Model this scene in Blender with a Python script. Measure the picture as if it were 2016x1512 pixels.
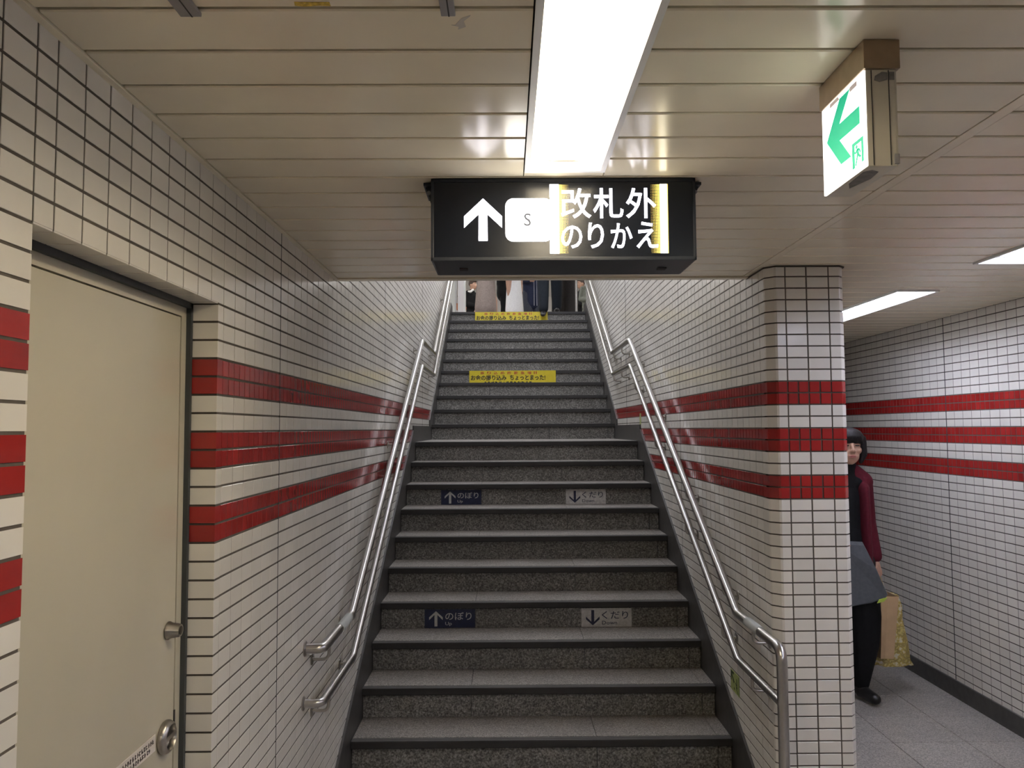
import bpy, bmesh, math, random
import numpy as np
from mathutils import Vector, Matrix

random.seed(7)
for o in list(bpy.data.objects):
    bpy.data.objects.remove(o, do_unlink=True)
SC = bpy.context.scene
COL = SC.collection

# ------------------------------------------------------------------ camera
EYE = 1.689                                    # eye height above the lower floor
F_PX, PITCH, YAW, ROLL = 1541.6, .0575, .0064, -.0055
fw = Vector((math.sin(YAW) * math.cos(PITCH), math.cos(YAW) * math.cos(PITCH), math.sin(PITCH)))
rt = Vector((math.cos(YAW), -math.sin(YAW), 0))
up = rt.cross(fw)
R2 = rt * math.cos(ROLL) + up * math.sin(ROLL)
U2 = up * math.cos(ROLL) - rt * math.sin(ROLL)
cam_d = bpy.data.cameras.new('camera')
cam = bpy.data.objects.new('camera', cam_d)
COL.objects.link(cam)
cam_d.sensor_fit = 'HORIZONTAL'
cam_d.sensor_width = 36
cam_d.lens = F_PX / 2016 * 36
cam_d.clip_start = .02
M = Matrix((R2, U2, -fw)).transposed().to_4x4()
M.translation = (0, 0, EYE)
cam.matrix_world = M
SC.camera = cam


def to_px(p):
    d = Vector((p[0], p[1], p[2] - EYE))
    w = d.dot(fw)
    if w < .05:
        return None
    return 1008 + F_PX * d.dot(R2) / w, 756 - F_PX * d.dot(U2) / w


# ------------------------------------------------------------------ world, exposure, lamp levels
W = bpy.data.worlds.new('underground')
SC.world = W
W.use_nodes = True
W.node_tree.nodes['Background'].inputs[0].default_value = (.5, .5, .52, 1)
W.node_tree.nodes['Background'].inputs[1].default_value = .0
SC.view_settings.view_transform = 'Standard'
SC.view_settings.look = 'None'
SC.view_settings.exposure = 0.06
SC.view_settings.gamma = 1.0
SC.view_settings.use_curve_mapping = False
SC.cycles.diffuse_bounces = 4
SC.cycles.glossy_bounces = 3
SC.cycles.max_bounces = 8
SC.cycles.adaptive_threshold = .04
LAMP_HALL = 34.0       # tubes over the lower hall
LAMP_CORRIDOR = 37.0   # tubes in the side corridor
LAMP_STAIR = 42.0      # tubes under the stair ceiling
LAMP_UPPER = 48.0      # tubes in the upper concourse

# ------------------------------------------------------------------ measured layout (metres, floor z = 0)
XL, XR, XC = -.7906, 1.1178, 2.80
XP = 1.455                                     # corridor side of the dividing wall
ZC = 2.385                                     # lower ceiling
YEND = 3.60                                    # where the lower ceiling stops over the stairs
STRIPE = 1.887                                 # top of the upper red band
CP = .05                                       # tile course pitch
Y1, T1, T2, RI, RI2, LAND = 3.9743, .30, .2853, .1585, .159, 1.4078


def step_y(i):
    return Y1 + (i - 1) * T1 if i <= 10 else Y1 + 9 * T1 + LAND + (i - 11) * T2


def step_z(i):
    return i * RI if i <= 10 else 10 * RI + (i - 10) * RI2


YTOP, ZTOP = step_y(21), step_z(21)
ZUC = ZTOP + 2.75                              # ceiling of the upper concourse


def stair_ceiling(y):                          # sloped ceiling above the stairs
    return 3.25 + (y - YEND) * (ZUC - 3.25) / (YTOP - YEND)


# ------------------------------------------------------------------ materials
MATS = {}


def new_mat(name):
    m = bpy.data.materials.new(name)
    m.use_nodes = True
    nt = m.node_tree
    return m, nt, nt.nodes['Principled BSDF']


def mat(name, col, rough=.5, metal=0., spec=.5, noise=0., nscale=20., bump=0., bscale=200., coat=0.,
        emit=None, estr=0., rand=0., sss=0.):
    """Principled material: colour broken by noise, random tint per piece, fine bump."""
    if name in MATS:
        return MATS[name]
    m, nt, b = new_mat(name)
    L = nt.links
    b.inputs['Roughness'].default_value = rough
    b.inputs['Metallic'].default_value = metal
    b.inputs['Specular IOR Level'].default_value = spec
    b.inputs['Coat Weight'].default_value = coat
    geo = nt.nodes.new('ShaderNodeNewGeometry')
    rgb = nt.nodes.new('ShaderNodeRGB')
    rgb.outputs[0].default_value = (*col, 1)
    out = rgb.outputs[0]
    if noise:
        n = nt.nodes.new('ShaderNodeTexNoise')
        n.inputs['Scale'].default_value = nscale
        n.inputs['Detail'].default_value = 5
        L.new(geo.outputs['Position'], n.inputs['Vector'])
        mr = nt.nodes.new('ShaderNodeMapRange')
        mr.inputs[3].default_value = 1 - noise
        mr.inputs[4].default_value = 1 + noise
        mr.inputs[1].default_value = .3
        mr.inputs[2].default_value = .7
        L.new(n.outputs['Fac'], mr.inputs[0])
        vm = nt.nodes.new('ShaderNodeVectorMath')
        vm.operation = 'SCALE'
        L.new(out, vm.inputs[0])
        L.new(mr.outputs[0], vm.inputs['Scale'])
        out = vm.outputs[0]
    if rand:
        oi = nt.nodes.new('ShaderNodeObjectInfo')
        ad = nt.nodes.new('ShaderNodeMath')
        ad.operation = 'ADD'
        L.new(oi.outputs['Random'], ad.inputs[0])
        L.new(geo.outputs['Random Per Island'], ad.inputs[1])
        fr = nt.nodes.new('ShaderNodeMath')
        fr.operation = 'FRACT'
        L.new(ad.outputs[0], fr.inputs[0])
        mr = nt.nodes.new('ShaderNodeMapRange')
        mr.inputs[3].default_value = 1 - rand
        mr.inputs[4].default_value = 1 + rand
        L.new(fr.outputs[0], mr.inputs[0])
        vm = nt.nodes.new('ShaderNodeVectorMath')
        vm.operation = 'SCALE'
        L.new(out, vm.inputs[0])
        L.new(mr.outputs[0], vm.inputs['Scale'])
        out = vm.outputs[0]
    L.new(out, b.inputs['Base Color'])
    if bump:
        n = nt.nodes.new('ShaderNodeTexNoise')
        n.inputs['Scale'].default_value = bscale
        L.new(geo.outputs['Position'], n.inputs['Vector'])
        bp = nt.nodes.new('ShaderNodeBump')
        bp.inputs['Strength'].default_value = bump
        bp.inputs['Distance'].default_value = .002
        L.new(n.outputs['Fac'], bp.inputs['Height'])
        L.new(bp.outputs[0], b.inputs['Normal'])
    if emit is not None:
        b.inputs['Emission Color'].default_value = (*emit, 1)
        b.inputs['Emission Strength'].default_value = estr
    MATS[name] = m
    return m


def granite(name, c_dark, c_mid, c_light, rough=.5, scale=170.):
    m, nt, b = new_mat(name)
    L = nt.links
    geo = nt.nodes.new('ShaderNodeNewGeometry')
    n = nt.nodes.new('ShaderNodeTexNoise')
    n.inputs['Scale'].default_value = scale
    n.inputs['Detail'].default_value = 3
    n.inputs['Roughness'].default_value = .7
    L.new(geo.outputs['Position'], n.inputs['Vector'])
    r = nt.nodes.new('ShaderNodeValToRGB')
    e = r.color_ramp.elements
    e[0].position, e[0].color = .36, (*c_dark, 1)
    e[1].position, e[1].color = .62, (*c_light, 1)
    k = e.new(.48)
    k.color = (*c_mid, 1)
    L.new(n.outputs['Fac'], r.inputs['Fac'])
    v = nt.nodes.new('ShaderNodeTexVoronoi')
    v.inputs['Scale'].default_value = scale * .9
    L.new(geo.outputs['Position'], v.inputs['Vector'])
    mr = nt.nodes.new('ShaderNodeMapRange')
    mr.inputs[1].default_value, mr.inputs[2].default_value = .0, 1.
    mr.inputs[3].default_value, mr.inputs[4].default_value = .65, 1.35
    sep = nt.nodes.new('ShaderNodeSeparateColor')
    L.new(v.outputs['Color'], sep.inputs[0])
    L.new(sep.outputs[0], mr.inputs[0])
    vm = nt.nodes.new('ShaderNodeVectorMath')
    vm.operation = 'SCALE'
    L.new(r.outputs[0], vm.inputs[0])
    L.new(mr.outputs[0], vm.inputs['Scale'])
    n2 = nt.nodes.new('ShaderNodeTexNoise')
    n2.inputs['Scale'].default_value = 3.
    L.new(geo.outputs['Position'], n2.inputs['Vector'])
    mr2 = nt.nodes.new('ShaderNodeMapRange')
    mr2.inputs[1].default_value, mr2.inputs[2].default_value = .3, .7
    mr2.inputs[3].default_value, mr2.inputs[4].default_value = .88, 1.1
    L.new(n2.outputs['Fac'], mr2.inputs[0])
    vm2 = nt.nodes.new('ShaderNodeVectorMath')
    vm2.operation = 'SCALE'
    L.new(vm.outputs[0], vm2.inputs[0])
    L.new(mr2.outputs[0], vm2.inputs['Scale'])
    L.new(vm2.outputs[0], b.inputs['Base Color'])
    b.inputs['Roughness'].default_value = rough
    MATS[name] = m
    return m


def emission(name, col, s, sampled=True):
    if name in MATS:
        return MATS[name]
    m, nt, b = new_mat(name)
    if not sampled:
        m.cycles.emission_sampling = 'NONE'
    b.inputs['Base Color'].default_value = (*[min(1, c * .8) for c in col], 1)
    b.inputs['Emission Color'].default_value = (*col, 1)
    b.inputs['Emission Strength'].default_value = s
    MATS[name] = m
    return m


WHITE = mat('white_glazed_tile', (.74, .71, .65), rough=.16, noise=.04, nscale=6, rand=.035)
RED = mat('red_glazed_tile', (.30, .020, .018), rough=.13, noise=.12, nscale=9, rand=.10)
GROUT = mat('brown_grout', (.085, .072, .058), rough=.9, noise=.15, nscale=40)
JOINT = mat('black_joint_sealant', (.03, .028, .027), rough=.7)
PANEL = mat('cream_ceiling_paint', (.87, .79, .61), rough=.20, noise=.04, nscale=5, rand=.015)
VOID = mat('dark_ceiling_void', (.06, .05, .04), rough=.9)
STEEL = mat('brushed_stainless', (.46, .445, .43), rough=.28, metal=1., noise=.05, nscale=60)
STEEL_D = mat('dark_stainless', (.42, .40, .37), rough=.3, metal=1.)
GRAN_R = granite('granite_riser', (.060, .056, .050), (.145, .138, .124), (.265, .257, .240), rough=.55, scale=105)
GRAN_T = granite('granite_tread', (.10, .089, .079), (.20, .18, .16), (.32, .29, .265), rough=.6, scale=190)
GRAN_F = granite('granite_floor', (.19, .175, .155), (.31, .29, .262), (.42, .395, .36), rough=.32, scale=170)
NOSE = mat('dark_nosing', (.028, .026, .025), rough=.55, noise=.1)
NOSE_T = mat('dark_nosing_top', (.055, .05, .047), rough=.6, noise=.15)
STRING = mat('dark_stone_stringer', (.055, .051, .048), rough=.45, noise=.25, nscale=25)
BLACKP = mat('black_housing', (.022, .026, .036), rough=.38, spec=.35)
SCREEN = mat('black_screen', (.008, .010, .016), rough=.22, spec=.3)
CREAM = mat('cream_door_paint', (.51, .475, .375), rough=.2, noise=.03, nscale=3)
FRAME_D = mat('dark_grey_frame', (.045, .05, .052), rough=.5)
GREYM = mat('grey_metal', (.30, .29, .29), rough=.45, metal=.3)
LWHITE = mat('white_lamp_enamel', (.80, .80, .78), rough=.4)
CREAMW = mat('yellowed_plastic', (.62, .58, .48), rough=.4, noise=.06, nscale=14)


# ------------------------------------------------------------------ object helpers
def add(name, me, m=None, parent=None, loc=None):
    o = bpy.data.objects.new(name, me)
    COL.objects.link(o)
    if m is not None and me is not None and not me.materials:
        me.materials.append(m)
    if parent:
        o.parent = parent
    if loc:
        o.location = loc
    return o


def empty(name, loc=(0, 0, 0)):
    o = bpy.data.objects.new(name, None)
    o.empty_display_size = .1
    COL.objects.link(o)
    o.location = loc
    return o


def tag(o, label=None, cat=None, group=None, kind=None):
    if label:
        o['label'] = label
    if cat:
        o['category'] = cat
    if group:
        o['group'] = group
    if kind:
        o['kind'] = kind
    return o


class MB:
    """collects shapes into one mesh (world coordinates)"""

    def __init__(self):
        self.v, self.f, self.mi, self.mats = [], [], [], []

    def slot(self, m):
        if m is None:
            return 0
        if m not in self.mats:
            self.mats.append(m)
        return self.mats.index(m)

    def raw(self, v, f, m=None):
        o = len(self.v)
        s = self.slot(m)
        self.v += [tuple(p) for p in v]
        for q in f:
            self.f.append(tuple(i + o for i in q))
            self.mi.append(s)
        return self

    def box(self, x0, x1, y0, y1, z0, z1, m=None):
        v = [(x, y, z) for z in (z0, z1) for y in (y0, y1) for x in (x0, x1)]
        f = [(0, 2, 3, 1), (4, 5, 7, 6), (0, 1, 5, 4), (2, 6, 7, 3), (0, 4, 6, 2), (1, 3, 7, 5)]
        return self.raw(v, f, m)

    def bbox(self, x0, x1, y0, y1, z0, z1, b, m=None):
        """box with bevelled edges"""
        bm = bmesh.new()
        bmesh.ops.create_cube(bm, size=1)
        for q in bm.verts:
            q.co = Vector(((x0 + x1) / 2 + q.co.x * (x1 - x0), (y0 + y1) / 2 + q.co.y * (y1 - y0),
                           (z0 + z1) / 2 + q.co.z * (z1 - z0)))
        bmesh.ops.bevel(bm, geom=bm.edges[:], offset=b, segments=2, affect='EDGES', profile=.7)
        self.raw([q.co[:] for q in bm.verts], [[q.index for q in f.verts] for f in self._idx(bm)], m)
        bm.free()
        return self

    @staticmethod
    def _idx(bm):
        bm.verts.index_update()
        return bm.faces

    def prism(self, poly, a0, a1, axis='z', m=None):
        """polygon extruded along an axis; poly in the other two axes (x,y)|(y,z)|(x,z)"""
        n = len(poly)

        def P(p, a):
            return {'z': (p[0], p[1], a), 'x': (a, p[0], p[1]), 'y': (p[0], a, p[1])}[axis]
        v = [P(p, a0) for p in poly] + [P(p, a1) for p in poly]
        f = [tuple(range(n)), tuple(range(2 * n - 1, n - 1, -1))]
        f += [(i, i + n, (i + 1) % n + n, (i + 1) % n) for i in range(n)]
        return self.raw(v, f, m)

    def tube(self, path, r, seg=14, m=None, caps=True):
        path = [Vector(p) for p in path]
        rr = r if isinstance(r, (list, tuple)) else [r] * len(path)
        t0 = (path[1] - path[0]).normalized()
        a = t0.orthogonal().normalized()
        v, f = [], []
        prev = t0
        for i, p in enumerate(path):
            if i == 0:
                t = t0
            elif i == len(path) - 1:
                t = (path[i] - path[i - 1]).normalized()
            else:
                t = ((path[i] - path[i - 1]).normalized() + (path[i + 1] - path[i]).normalized()).normalized()
            q = prev.rotation_difference(t)
            a = (q @ a).normalized()
            prev = t
            b = t.cross(a).normalized()
            for k in range(seg):
                an = 2 * math.pi * k / seg
                v.append(p + (a * math.cos(an) + b * math.sin(an)) * rr[i])
        for i in range(len(path) - 1):
            for k in range(seg):
                f.append((i * seg + k, i * seg + (k + 1) % seg, (i + 1) * seg + (k + 1) % seg, (i + 1) * seg + k))
        if caps:
            f.append(tuple(range(seg - 1, -1, -1)))
            f.append(tuple((len(path) - 1) * seg + k for k in range(seg)))
        return self.raw(v, f, m)

    def lathe(self, prof, origin, axis, seg=20, m=None):
        """profile [(r, h)] revolved round an axis from origin"""
        ax = Vector(axis).normalized()
        a = ax.orthogonal().normalized()
        b = ax.cross(a)
        o = Vector(origin)
        v, f = [], []
        for r, h in prof:
            for k in range(seg):
                an = 2 * math.pi * k / seg
                v.append(o + ax * h + (a * math.cos(an) + b * math.sin(an)) * r)
        for i in range(len(prof) - 1):
            for k in range(seg):
                f.append((i * seg + k, i * seg + (k + 1) % seg, (i + 1) * seg + (k + 1) % seg, (i + 1) * seg + k))
        f.append(tuple(range(seg - 1, -1, -1)))
        f.append(tuple((len(prof) - 1) * seg + k for k in range(seg)))
        return self.raw(v, f, m)

    def mesh(self, name, smooth=False, fix=True):
        me = bpy.data.meshes.new(name)
        me.from_pydata(self.v, [], self.f)
        for m in self.mats:
            me.materials.append(m)
        if self.mats:
            me.polygons.foreach_set('material_index', self.mi)
        if fix:
            bm = bmesh.new()
            bm.from_mesh(me)
            bmesh.ops.recalc_face_normals(bm, faces=bm.faces)
            bm.to_mesh(me)
            bm.free()
        if smooth:
            me.shade_smooth()
            try:
                me.set_sharp_from_angle(angle=math.radians(40))
            except Exception:
                pass
        return me

    def build(self, name, m=None, parent=None, smooth=False):
        return add(name, self.mesh(name, smooth), m, parent)


def fillet(pts, r, n=6):
    pts = [Vector(p) for p in pts]
    out = [pts[0]]
    for i in range(1, len(pts) - 1):
        a, b, c = pts[i - 1], pts[i], pts[i + 1]
        rr = r[i] if isinstance(r, dict) and i in r else (r if not isinstance(r, dict) else .012)
        d1, d2 = (a - b).normalized(), (c - b).normalized()
        rr = min(rr, (a - b).length * .45, (c - b).length * .45)
        p, q = b + d1 * rr, b + d2 * rr
        for k in range(n + 1):
            t = k / n
            out.append((1 - t) ** 2 * p + 2 * t * (1 - t) * b + t * t * q)
    out.append(pts[-1])
    return out


def text_mesh(s, w=None, h=None, bold=0., depth=.0004):
    """flat lettering in the local XZ plane, lower-left at the origin, fitted to w x h"""
    c = bpy.data.curves.new('lettering', 'FONT')
    c.body = s
    c.size = 1
    c.fill_mode = 'BOTH'
    c.offset = bold
    c.resolution_u = 3
    o = bpy.data.objects.new('lettering_source', c)
    COL.objects.link(o)
    dg = bpy.context.evaluated_depsgraph_get()
    me = bpy.data.meshes.new_from_object(o.evaluated_get(dg))
    bpy.data.objects.remove(o)
    bpy.data.curves.remove(c)
    co = np.empty(len(me.vertices) * 3)
    me.vertices.foreach_get('co', co)
    co = co.reshape(-1, 3)
    lo, hi = co.min(0), co.max(0)
    sx = w / (hi[0] - lo[0]) if w else None
    sy = h / (hi[1] - lo[1]) if h else None
    sx = sx or sy
    sy = sy or sx
    new = np.zeros_like(co)
    new[:, 0] = (co[:, 0] - lo[0]) * sx
    new[:, 2] = (co[:, 1] - lo[1]) * sy
    me.vertices.foreach_set('co', new.ravel())
    me.materials.clear()
    me.update()
    return me


# ------------------------------------------------------------------ tiles
_TM = {}
TT, TCH = .0040, .0008


def tile_geo(w, h):
    v = []
    for z, i in ((-TT, 0), (-TCH, 0), (0, TCH)):
        a, b = w / 2 - i, h / 2 - i
        v += [(-a, -b, z), (a, -b, z), (a, b, z), (-a, b, z)]
    f = [(8, 9, 10, 11)]
    for k in range(4):
        n = (k + 1) % 4
        f += [(k, n, n + 4, k + 4), (k + 4, n + 4, n + 8, k + 8)]
    return v, f


def tile_mesh(w, h, m):
    key = (round(w, 4), round(h, 4), m.name)
    if key not in _TM:
        v, f = tile_geo(w, h)
        me = bpy.data.meshes.new('tile')
        me.from_pydata(v, [], f)
        me.materials.append(m)
        _TM[key] = me
    return _TM[key]


def px_area(P, U, V, w, h):
    q = []
    for a, b in ((-1, -1), (1, -1), (1, 1), (-1, 1)):
        p = to_px(P + U * (a * w / 2) + V * (b * h / 2))
        if p is None:
            return 0
        q.append(p)
    cx = sum(p[0] for p in q) / 4
    cy = sum(p[1] for p in q) / 4
    if not (-15 < cx < 2031 and -15 < cy < 1527):
        return 0
    return abs(sum(q[i][0] * q[(i + 1) % 4][1] - q[(i + 1) % 4][0] * q[i][1] for i in range(4))) / 2


def lay_tiles(wall, tiles, hidden, most=300, name='tile', fields='tile_field'):
    """tiles: (centre, U, V, w, h, material). The largest in view become objects, the rest one field per material."""
    ranked = []
    for t in tiles:
        P, U, V, w, h, m = t
        a = 0 if hidden(P) else px_area(P, U, V, w, h)
        ranked.append((a, t))
    ranked.sort(key=lambda q: -q[0])
    single = [t for a, t in ranked[:most] if a > 40]
    rest = [t for a, t in ranked[len(single):]]
    for P, U, V, w, h, m in single:
        o = bpy.data.objects.new(name, tile_mesh(w, h, m))
        COL.objects.link(o)
        N = U.cross(V)
        X = Matrix((U, V, N)).transposed().to_4x4()
        X.translation = P
        o.matrix_world = X
        o.parent = wall
    vs, fs, mi, ms = [], [], [], []
    off = 0
    for P, U, V, w, h, m in rest:
        v, f = tile_geo(w, h)
        N = U.cross(V)
        A = np.array([U[:], V[:], N[:]])
        vs.append(np.array(v) @ A + np.array(P[:]))
        fs += [tuple(i + off for i in q) for q in f]
        if m not in ms:
            ms.append(m)
        mi += [ms.index(m)] * len(f)
        off += 12
    if vs:
        me = bpy.data.meshes.new(fields)
        me.from_pydata(np.concatenate(vs).tolist(), [], fs)
        for m in ms:
            me.materials.append(m)
        me.polygons.foreach_set('material_index', mi)
        o = add(fields, me, None, wall)
        o['kind'] = 'stuff'


def is_red(k):
    return k in (0, 1, 4, 5, 8, 9)


def course(k):                     # z limits of course k (k = 0: the topmost red course; negative: above)
    z1 = STRIPE - k * CP
    return z1 - CP, z1


JH, JV = .0060, .0048


def face_tiles(joints, kmin, kmax, P0, U, keep, vertical_joint=JV):
    """joints: positions along U of the head joints; returns tiles on a vertical face through P0"""
    out = []
    V = Vector((0, 0, 1))
    for k in range(kmin, kmax + 1):
        z0, z1 = course(k)
        for a, b in zip(joints, joints[1:]):
            if not keep(a, b, z0, z1):
                continue
            parts = [(a, b)]
            if is_red(k) and b - a > .06:
                parts = [(a, (a + b) / 2), ((a + b) / 2, b)]
            for c, d in parts:
                out.append((P0 + U * ((c + d) / 2) + V * ((z0 + z1) / 2), U, V, d - c - vertical_joint,
                            z1 - z0 - JH, RED if is_red(k) else WHITE))
    return out


def corner_tiles(path, kmin, kmax, wall, keep=lambda k: True, inset=.0045):
    """bent corner tiles, one object per course; path = outer outline in plan"""
    cache = {}
    pts = [Vector(p) for p in path]
    # offset inwards (to the right of the path)
    inn = []
    for i, p in enumerate(pts):
        ns = []
        if i > 0:
            d = (p - pts[i - 1]).normalized()
            ns.append(Vector((d.y, -d.x)))
        if i < len(pts) - 1:
            d = (pts[i + 1] - p).normalized()
            ns.append(Vector((d.y, -d.x)))
        n = sum(ns, Vector((0, 0))).normalized()
        c = max(.4, n.dot(ns[0]))
        inn.append(p + n * (inset / c))
    poly = [p[:] for p in pts] + [p[:] for p in reversed(inn)]
    for k in range(kmin, kmax + 1):
        if not keep(k):
            continue
        m = RED if is_red(k) else WHITE
        if m.name not in cache:
            cache[m.name] = MB().prism(poly, 0, CP - JH).mesh('corner_tile')
            cache[m.name].materials.append(m)
        z0, z1 = course(k)
        o = add('corner_tile', cache[m.name], None, wall, (0, 0, z0 + JH / 2))
    return


# ================================================================== SETTING
def struct(o):
    o['kind'] = 'structure'
    return o


YB = -6.5                                      # the hall behind the camera
# ---- floor with stone tiles
floor = struct(MB().box(-1.2, 3.0, YB - .2, YEND + 6.9, -.12, -.004, mat('floor_joint', (.09, .085, .08), .8)).build('floor'))
_ft = {}


def slab_mesh(w, d, t, m, nm):
    key = (round(w, 4), round(d, 4), t, m.name)
    if key not in _ft:
        b = .0015
        v = []
        for z, i in ((-t, 0), (-b, 0), (0, b)):
            x, y = w / 2 - i, d / 2 - i
            v += [(-x, -y, z), (x, -y, z), (x, y, z), (-x, y, z)]
        f = [(8, 9, 10, 11), (3, 2, 1, 0)]
        for k in range(4):
            n = (k + 1) % 4
            f += [(k, n, n + 4, k + 4), (k + 4, n + 4, n + 8, k + 8)]
        me = bpy.data.meshes.new(nm)
        me.from_pydata(v, [], f)
        me.materials.append(m)
        _ft[key] = me
    return _ft[key]


xs = [XL] + [2.061 + .394 * k for k in range(-7, 2)] + [XC]
ys = [4.292 + .365 * k for k in range(-14, 16)]
for i in range(len(xs) - 1):
    for j in range(len(ys) - 1):
        x0, x1, y0, y1 = xs[i], xs[i + 1], ys[j], ys[j + 1]
        if y1 > 3.95 and x0 < XP - .05:
            continue
        w, d = x1 - x0 - .004, y1 - y0 - .004
        add('floor_tile', slab_mesh(w, d, .012, GRAN_F, 'floor_tile'), None, floor, ((x0 + x1) / 2, (y0 + y1) / 2, 0))

# ---- wall_left with its door recess
RY0, RY1, RZ = 1.2953, 2.138, 2.037            # recess opening
XD = -.860                                     # depth of the tiled reveal
zt = lambda y: ZC + .3 if y < YEND else stair_ceiling(y) + .2
g = XL - .0016
wl = MB()
wl.box(g - .25, g, YB, RY0 - .003, -.1, ZC + .2, GROUT)
wl.box(g - .25, g, RY0 - .003, RY1 + .003, RZ + .003, ZC + .2, GROUT)
wl.prism([(RY1 + .003, -.1), (YTOP, -.1), (YTOP, zt(YTOP)), (YEND, zt(YEND)), (YEND, ZC + .2), (RY1 + .003, ZC + .2)], g - .25, g, 'x', GROUT)
wall_left = struct(wl.build('wall_left'))

jl = [2.727 - .0914 * k for k in range(36, 0, -1)] + [2.727 + .09 * k for k in range(0, 92)]
jl = [y for y in jl if y < YTOP - .02] + [YTOP]
jl = sorted([y for y in jl if y > RY0 + .03] + [RY0 - .0905 * k for k in range(0, 30)])


def stringer_top(y):
    if y < 6.55:
        return step_z(1) + (y - (Y1 - .02)) * RI / T1 + .155
    if y < 7.86:
        return step_z(10) + .135
    return step_z(11) + (y - (step_y(11) - .02)) * RI2 / T2 + .115 if y > 7.9 else step_z(10) + .135


def keep_left(a, b, z0, z1):
    y = (a + b) / 2
    if z0 < 0:
        return False
    if RY0 < y < RY1 + .03 and z1 < RZ + .01:
        return False
    if RY0 - .0905 < y < RY0 and z1 < RZ + .01:
        return False
    if y < YEND and z1 > ZC + .05:
        return False
    if y > YEND and z1 > stair_ceiling(a) + .05:
        return False
    if y > 3.75 and z1 < stringer_top(a) - .02:
        return False
    return True


UL = Vector((0, 1, 0))
# left wall: U runs towards +y with V up needs normal +x: U = +y, V = +z gives N = +x
tl = face_tiles(jl, -86, 37, Vector((XL, 0, 0)), UL, keep_left)
# narrow cut beside the door
for k in range(-10, 38):
    z0, z1 = course(k)
# soffit of the recess
for a, b in zip(jl, jl[1:]):
    if a >= RY0 - .001 and b <= RY1 + .06:
        b2 = min(b, RY1)
        if b2 - a < .02:
            continue
        tl.append((Vector(((XL + XD) / 2, (a + b2) / 2, RZ)), Vector((0, 1, 0)), Vector((1, 0, 0)), b2 - a - JV, XL - XD - .002, WHITE))
wl_occ = lambda P: (P.y > YEND and (P.z - EYE) / P.y > .193) or (P.y < YEND and P.z > ZC)
lay_tiles(wall_left, tl, wl_occ)
keep_jamb = lambda k: course(k)[1] <= RZ + .01 and course(k)[0] >= 0
corner_tiles([(XD, RY1), (XL - .0008, RY1), (XL, RY1 + .0008), (XL, 2.1768)][::-1], -3, 37, wall_left, keep_jamb)
corner_tiles([(XL, RY0 - .0887), (XL, RY0 - .0008), (XL - .0008, RY0), (XD, RY0)][::-1], -3, 37, wall_left, keep_jamb)
# movement joints
for y in (2.727, 5.067, 7.317):
    z1 = ZC if y < YEND else stair_ceiling(y)
    z0 = 0 if y < 3.7 else stringer_top(y) - .05
    MB().box(XL - .004, XL + .0004, y - .0028, y + .0028, z0, z1).build('joint_strip', JOINT, wall_left)

# ---- door
door = struct(empty('door_1', (XD, (RY0 + RY1) / 2, 0)))
mk = lambda mb, n, m, p=door, s=False: (lambda o: (setattr(o, 'matrix_parent_inverse', p.matrix_world.inverted()), o)[1])(mb.build(n, m, p, s))
bpy.context.view_layer.update()
XF = XD - .013
fr = MB()
fr.box(XF - .03, XD + .0005, RY1 - .0, RY1 + .03, 0, RZ + .02).box(XF - .03, XD + .0005, RY0 - .03, RY0 + .0, 0, RZ + .02)
fr.box(XF - .03, XD + .0005, RY0 - .03, RY1 + .03, RZ - .001, RZ + .03)
# dark edge strip facing the camera beside the door
fr.box(XF - .03, XD, RY1 - .012, RY1, 0, RZ)
fr.box(XF - .03, XD, RY0, RY0 + .012, 0, RZ)
fr.box(XF - .03, XD, RY0, RY1, RZ - .014, RZ)
mk(fr, 'outer_frame', FRAME_D)
cf = MB()
cf.box(XF - .03, XF, RY1 - .042, RY1 - .012, 0, RZ - .014)
cf.box(XF - .03, XF, RY0 + .012, RY0 + .042, 0, RZ - .014)
cf.box(XF - .03, XF, RY0 + .042, RY1 - .042, RZ - .040, RZ - .014)
mk(cf, 'inner_frame', CREAM)
mk(MB().bbox(XF - .04, XF - .001, RY0 + .0455, RY1 - .0455, .01, RZ - .0435, .002), 'door_leaf', CREAM)
mk(MB().box(XF - .06, XF - .035, RY0, RY1, 0, RZ), 'backing', JOINT)
# cylinder lock
yl, zl = RY1 - .0455 - .048, EYE - .510
mk(MB().lathe([(.020, 0), (.0225, .002), (.0225, .006), (.0195, .010), (.017, .030), (.0155, .033), (.0155, .034)], (XF, yl, zl), (1, 0, 0), 24), 'cylinder_lock', STEEL_D, s=True)
mk(MB().lathe([(.011, 0), (.011, .0012), (.009, .0016)], (XF + .0335, yl, zl), (1, 0, 0), 18), 'keyhole_disc', mat('dark_brass', (.10, .09, .075), .35, 1.), s=True)
# round recessed turn handle
zh = EYE - .772
hd = mk(MB().lathe([(.038, 0), (.041, .004), (.041, .010), (.037, .018), (.031, .021), (.028, .015), (.027, .007), (.020, .005)], (XF, yl - .012, zh), (1, 0, 0), 30), 'ring_handle', STEEL_D, s=True)
mk(MB().bbox(XF + .004, XF + .018, yl - .012 - .027, yl - .012 + .027, zh - .006, zh + .006, .003), 'turn_bar', STEEL_D)
mk(MB().box(XF - .002, XF + .0015, RY1 - .0455, RY1 - .040, zh - .0, zh + .045), 'latch_plate', JOINT)

# ---- wall_right: stair side of the dividing wall and its pillar end
gR = XR + .0016
wr = MB()
wr.prism([(3.40, -.1), (YTOP, -.1), (YTOP, zt(YTOP)), (YEND, zt(YEND)), (YEND, ZC + .2), (3.40, ZC + .2)], gR, gR + .12, 'x', GROUT)
wall_right = struct(wr.build('wall_right'))
jr = [5.057 + .09 * k for k in range(-18, 66)]
jr = [y for y in jr if 3.41 < y < YTOP - .02] + [YTOP]


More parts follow.
